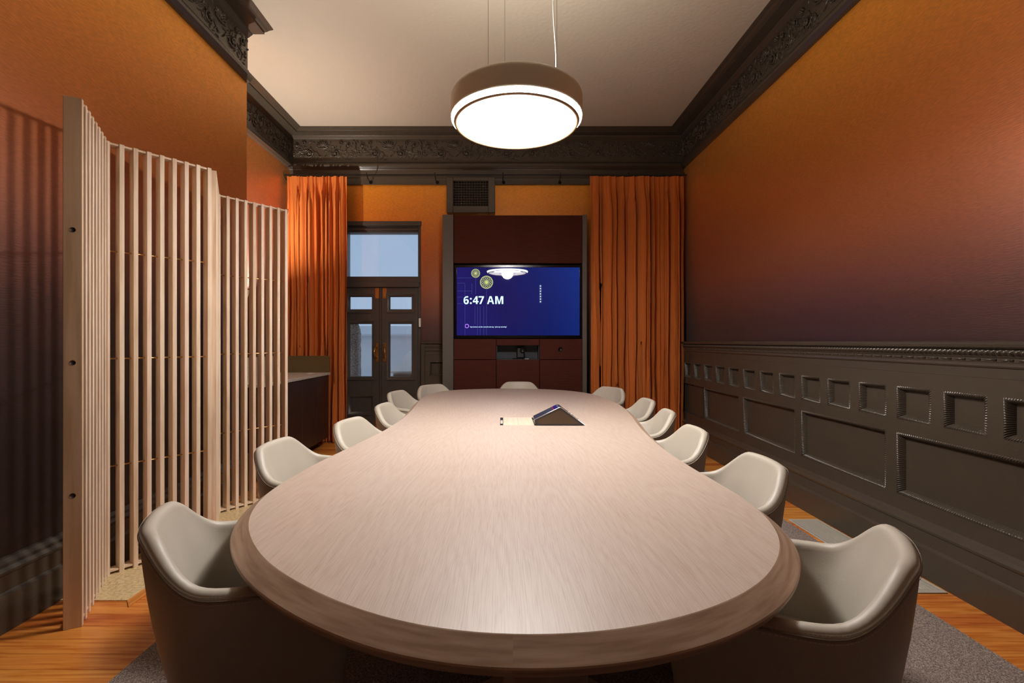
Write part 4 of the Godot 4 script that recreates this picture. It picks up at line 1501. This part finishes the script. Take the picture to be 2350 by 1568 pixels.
	var words := func(s: String, px0: float, px1: float, base_y: float, m: Material):
		var tm := TextMesh.new()
		tm.font = font
		tm.text = s
		tm.font_size = 32
		tm.pixel_size = 0.01
		tm.depth = 0.0
		tm.horizontal_alignment = HORIZONTAL_ALIGNMENT_LEFT
		tm.vertical_alignment = VERTICAL_ALIGNMENT_BOTTOM
		tm.curve_step = 0.5
		tm.material = m
		var bb := tm.get_aabb()
		var a: Vector3 = at.call(px0, base_y)
		var b: Vector3 = at.call(px1, base_y)
		var k := (b.x - a.x) / bb.size.x
		put("lettering", tm, scr, Transform3D(Basis().scaled(Vector3(k, k, 1)), Vector3(a.x - bb.position.x * k, a.y - bb.position.y * k, a.z)))
	words.call("6:47 AM", 1064.0, 1155.0, 698.5, white)
	words.call("Tap Cortana on the console and say, \"Join my meeting\"", 1078.5, 1163.0, 752.5, white)
	var loop := func(c: Vector3, r: float, th: float, m: SurfaceTool):
		var n := 40
		for i in n:
			var a := TAU * i / n
			var b := TAU * (i + 1) / n
			quad(m, c + Vector3(cos(a), sin(a), 0) * (r - th), c + Vector3(cos(b), sin(b), 0) * (r - th), c + Vector3(cos(b), sin(b), 0) * (r + th), c + Vector3(cos(a), sin(a), 0) * (r + th), Vector3(0, 0, 1))
	st = new_st()
	loop.call(at.call(1071.5, 748.5), 0.0225, 0.004, st)
	obj("screen_icon", st, violet, scr)
	for e in [[1091.5, 627.5, 0.054], [1116.5, 648.0, 0.08]]:
		st = new_st()
		var c: Vector3 = at.call(e[0], e[1])
		var r: float = e[2]
		loop.call(c, r, r * 0.03, st)
		for i in 12:
			var a := TAU * i / 12.0
			loop.call(c + Vector3(cos(a), sin(a), 0) * r * 0.5, r * 0.48, r * 0.022, st)
		loop.call(c, r * 0.14, r * 0.05, st)
		obj("screen_rosette", st, green, scr)
	st = new_st()
	for l in [[1091.5, 638.0, 1091.5, 676.0], [1116.5, 664.0, 1116.5, 770.0], [1102.0, 702.0, 1102.0, 770.0], [1083.0, 650.0, 1083.0, 676.0], [1067.0, 652.0, 1067.0, 770.0], [1110.0, 702.0, 1110.0, 770.0], [1096.0, 702.0, 1096.0, 770.0], [1090.0, 702.0, 1090.0, 744.0], [1050.0, 638.0, 1083.0, 638.0], [1050.0, 668.0, 1083.0, 668.0], [1050.0, 650.0, 1067.0, 650.0], [1050.0, 682.0, 1062.0, 682.0], [1050.0, 697.0, 1062.0, 697.0]]:
		var a: Vector3 = at.call(l[0], l[1])
		var b: Vector3 = at.call(l[2], l[3])
		box(st, a - Vector3(0.0012, 0.0012, 0.0002), b + Vector3(0.0012, 0.0012, 0.0002))
	obj("screen_lines", st, dim, scr)
	var tl := AreaLight3D.new()
	tl.name = "screen_light"
	tl.area_size = Vector2(1.5, 0.8)
	tl.light_color = Color(0.3, 0.4, 1.0)
	tl.light_energy = 0.05
	tl.area_range = 10.0
	tl.shadow_enabled = true
	tv.add_child(tl)
	tl.position = V(0.196, 0.53, 6.43) - tv.position
	tl.rotation_degrees.y = 180

	# camera in the niche
	var cm := base("conference_camera", V(0.23, -0.236, 6.52))
	tag(cm, "black pan-tilt conference camera standing in the cabinet niche", "camera")
	st = new_st()
	var s := K * 6.5 / 1120.0
	cbox(st, Vector3(-19 * s, 0.0005, -0.05), Vector3(20 * s, 0.014, 0.05), 0.006)
	obj("foot", st, M.black, cm)
	st = new_st()
	cbox(st, Vector3(-9 * s, 0.014, -0.04), Vector3(9 * s, 0.15, 0.03), 0.012)
	obj("body", st, M.black, cm)
	st = new_st(true)
	tube(st, [Vector3(4 * s, 0.115, 0.02), Vector3(4 * s, 0.115, 0.052)], 0.034, 24)
	var ln := obj("lens", st, M.black_gloss, cm)
	st = new_st(true)
	var rp := []
	for i in 24:
		rp.append(Vector3(4 * s + cos(TAU * i / 24.0) * 0.026, 0.115 + sin(TAU * i / 24.0) * 0.026, 0.053))
	tube(st, rp, 0.003, 6, true)
	obj("lens_ring", st, M.iron, ln)
	st = new_st()
	box(st, Vector3(9 * s, 0.004, 0.05), Vector3(19 * s, 0.0095, 0.0508))
	obj("name_strip", st, M.white_plastic, cm)

	# air grille over the cabinet
	var gr := base("air_grille", V(-0.44, 1.98, 6.66))
	tag(gr, "square grey air grille box with fretted lattice under the cornice", "air grille")
	inv = Transform3D(Basis(), -gr.position)
	var X := [-0.766, -0.678, -0.2, -0.112]
	var Y := [1.738, 1.83, 2.17, 2.22]
	st = new_st()
	mcbox(st, X[0], X[1], Y[0], Y[3], 6.58, 6.745, 0.004)
	mcbox(st, X[2], X[3], Y[0], Y[3], 6.58, 6.745, 0.004)
	mcbox(st, X[1], X[2], Y[0], Y[1], 6.58, 6.745, 0.004)
	mcbox(st, X[1], X[2], Y[2], Y[3], 6.58, 6.745, 0.004)
	obj("frame", st, M.paint, gr, inv)
	st = new_st()
	mbox(st, X[1], X[2], Y[1], Y[2], 6.69, 6.745)
	obj("backing", st, M.vent_dark, gr, inv)
	st = new_st(true)
	var nx := 13
	var ny := 10
	for i in nx:
		for j in ny:
			var c := V(lerpf(X[1], X[2], (i + 0.5) / nx), lerpf(Y[1], Y[2], (j + 0.5) / ny), 6.61)
			var rr := []
			for q in 10:
				rr.append(c + Vector3(cos(TAU * q / 10.0) * 0.0185, sin(TAU * q / 10.0) * 0.0185, 0))
			tube(st, rr, 0.0042, 5, true)
	var lat := obj("fretwork", st, M.paint, gr, inv)
	lat.set_meta("kind", "stuff")

# ------------------------------------------------------------------ rug, vent, console, light bar
func build_small_things() -> void:
	var st := new_st()
	cbox(st, Vector3(-1.50, 0.0005, 1.6), Vector3(2.04, 0.009, -5.75), 0.004)
	tag(obj("rug", st, M.rug), "large flat grey-brown tweed rug under the table", "rug")
	# floor grille
	var v := base("floor_grille", V(2.265, -1.35, 3.15))
	tag(v, "long slotted metal floor grille between the rug and panelled wall", "floor grille")
	var inv := Transform3D(Basis(), -v.position)
	var a := V(2.15, -1.35, 3.69)
	var b := V(2.378, -1.35, 2.61)
	var y := 0.001
	st = new_st()
	box(st, Vector3(a.x + 0.004, y, a.z + 0.004), Vector3(b.x - 0.004, y + 0.001, b.z - 0.004))
	obj("duct", st, M.vent_dark, v, inv)
	st = new_st()
	cbox(st, Vector3(a.x, y, a.z), Vector3(b.x, y + 0.006, a.z + 0.025), 0.002)
	cbox(st, Vector3(a.x, y, b.z - 0.025), Vector3(b.x, y + 0.006, b.z), 0.002)
	cbox(st, Vector3(a.x, y, a.z + 0.025), Vector3(a.x + 0.016, y + 0.006, b.z - 0.025), 0.002)
	cbox(st, Vector3(b.x - 0.016, y, a.z + 0.025), Vector3(b.x, y + 0.006, b.z - 0.025), 0.002)
	obj("frame", st, M.vent_metal, v, inv)
	st = new_st()
	cbox(st, Vector3(-0.0042, 0, 0), Vector3(0.0042, 0.005, b.z - a.z - 0.052), 0.0012)
	var slat := done(st, M.vent_metal)
	for k in 13:
		put("slat", slat, v, Transform3D(Basis(), Vector3(lerpf(a.x + 0.027, b.x - 0.027, k / 12.0), y + 0.0005, a.z + 0.026) - v.position))
	# meeting console on the table
	var c := base("meeting_console", Vector3(0.37, 0.7402, -3.30))
	tag(c, "dark wedge-shaped touch console standing on the oak table", "console")
	var prof := [Vector2(-0.155, 0.004), Vector2(-0.162, 0.04), Vector2(-0.005, 0.117), Vector2(0.006, 0.121), Vector2(0.018, 0.119), Vector2(0.028, 0.112), Vector2(0.172, 0.004)]
	var d0 := 0.055
	var d1 := -0.11
	st = new_st()
	var poly := PackedVector2Array(prof)
	var id := Geometry2D.triangulate_polygon(poly)
	for s in [d0, d1]:
		for k in range(0, id.size(), 3):
			tri(st, Vector3(poly[id[k]].x, poly[id[k]].y, s), Vector3(poly[id[k + 1]].x, poly[id[k + 1]].y, s), Vector3(poly[id[k + 2]].x, poly[id[k + 2]].y, s), Vector3(0, 0, signf(s)))
	for i in prof.size():
		var p: Vector2 = prof[i]
		var q: Vector2 = prof[(i + 1) % prof.size()]
		quad(st, Vector3(p.x, p.y, d0), Vector3(q.x, q.y, d0), Vector3(q.x, q.y, d1), Vector3(p.x, p.y, d1), Vector3(-(q.y - p.y), q.x - p.x, 0))
	obj("body", st, M.console_metal, c)
	st = new_st()
	var inner := [Vector2(-0.14, 0.012), Vector2(-0.142, 0.036), Vector2(-0.003, 0.105), Vector2(0.012, 0.106), Vector2(0.14, 0.012)]
	for i in range(1, inner.size() - 1):
		tri(st, Vector3(inner[0].x, inner[0].y, d0 + 0.001), Vector3(inner[i].x, inner[i].y, d0 + 0.001), Vector3(inner[i + 1].x, inner[i + 1].y, d0 + 0.001), Vector3(0, 0, 1))
	obj("end_panel", st, M.console_face, c)
	st = new_st(true)
	var edge := []
	for i in range(1, prof.size()):
		edge.append(Vector3(prof[i].x, prof[i].y, d0))
	tube(st, edge, 0.0028, 6)
	obj("edge_trim", st, M.console_edge, c)
	st = new_st()
	quad(st, Vector3(-0.03, 0.1062, d0 - 0.008), Vector3(-0.006, 0.1182, d0 - 0.008), Vector3(-0.006, 0.1182, d1 + 0.01), Vector3(-0.03, 0.1062, d1 + 0.01), Vector3(-1, 2, 0))
	obj("console_display", st, glow("console_display", c8(40, 36, 110), 0.7, Color.BLACK, 0.1), c)
	st = new_st()
	quad(st, Vector3(-0.034, 0.1043, d0 - 0.008), Vector3(-0.0305, 0.106, d0 - 0.008), Vector3(-0.0305, 0.106, d1 + 0.01), Vector3(-0.034, 0.1043, d1 + 0.01), Vector3(-1, 2, 0))
	obj("display_stripe", st, glow("display_stripe", c8(190, 40, 60), 0.7, Color.BLACK, 0.1), c)
	for k in 5:
		st = new_st(true)
		lathe(st, Vector3.ZERO, [Vector2(0, 0), Vector2(0.011, 0), Vector2(0.011, 0.003), Vector2(0.0, 0.004)], 16)
		var t := 0.35 + 0.12 * k
		var sl := Vector2(0.144, -0.108).normalized()
		obj("button", st, M.console_edge, c, Transform3D(Basis(Vector3(0, 0, 1), atan2(sl.y, sl.x)), Vector3(lerpf(0.028, 0.172, t), lerpf(0.112, 0.004, t), -0.02)))
	# light bar on the wall behind the camera, mirrored in the television
	var lb := base("wall_light_bar", V(1.17, 1.5, ZF))
	tag(lb, "slim vertical wall light with seven small lamps facing the television", "lamp")
	st = new_st()
	cbox(st, Vector3(-0.03, -0.28, -0.03), Vector3(0.03, 0.28, 0.0), 0.004)
	obj("backplate", st, M.housing, lb)
	var gl := glow("bar_lamp", Color(0.85, 0.93, 1.0), 20.0)
	for k in 7:
		st = new_st(true)
		ellipsoid(st, Vector3(0, -0.24 + 0.08 * k, -0.036), Vector3(0.017, 0, 0), Vector3(0, 0.017, 0), Vector3(0, 0, 0.012), 12, 8)
		obj("lamp", st, gl, lb)
	var bl := AreaLight3D.new()
	bl.name = "bar_light"
	bl.area_size = Vector2(0.05, 0.5)
	bl.light_color = Color(0.85, 0.93, 1.0)
	bl.light_energy = 0.005
	bl.area_range = 12.0
	bl.shadow_enabled = true
	lb.add_child(bl)
	bl.position = Vector3(0, 0, -0.06)
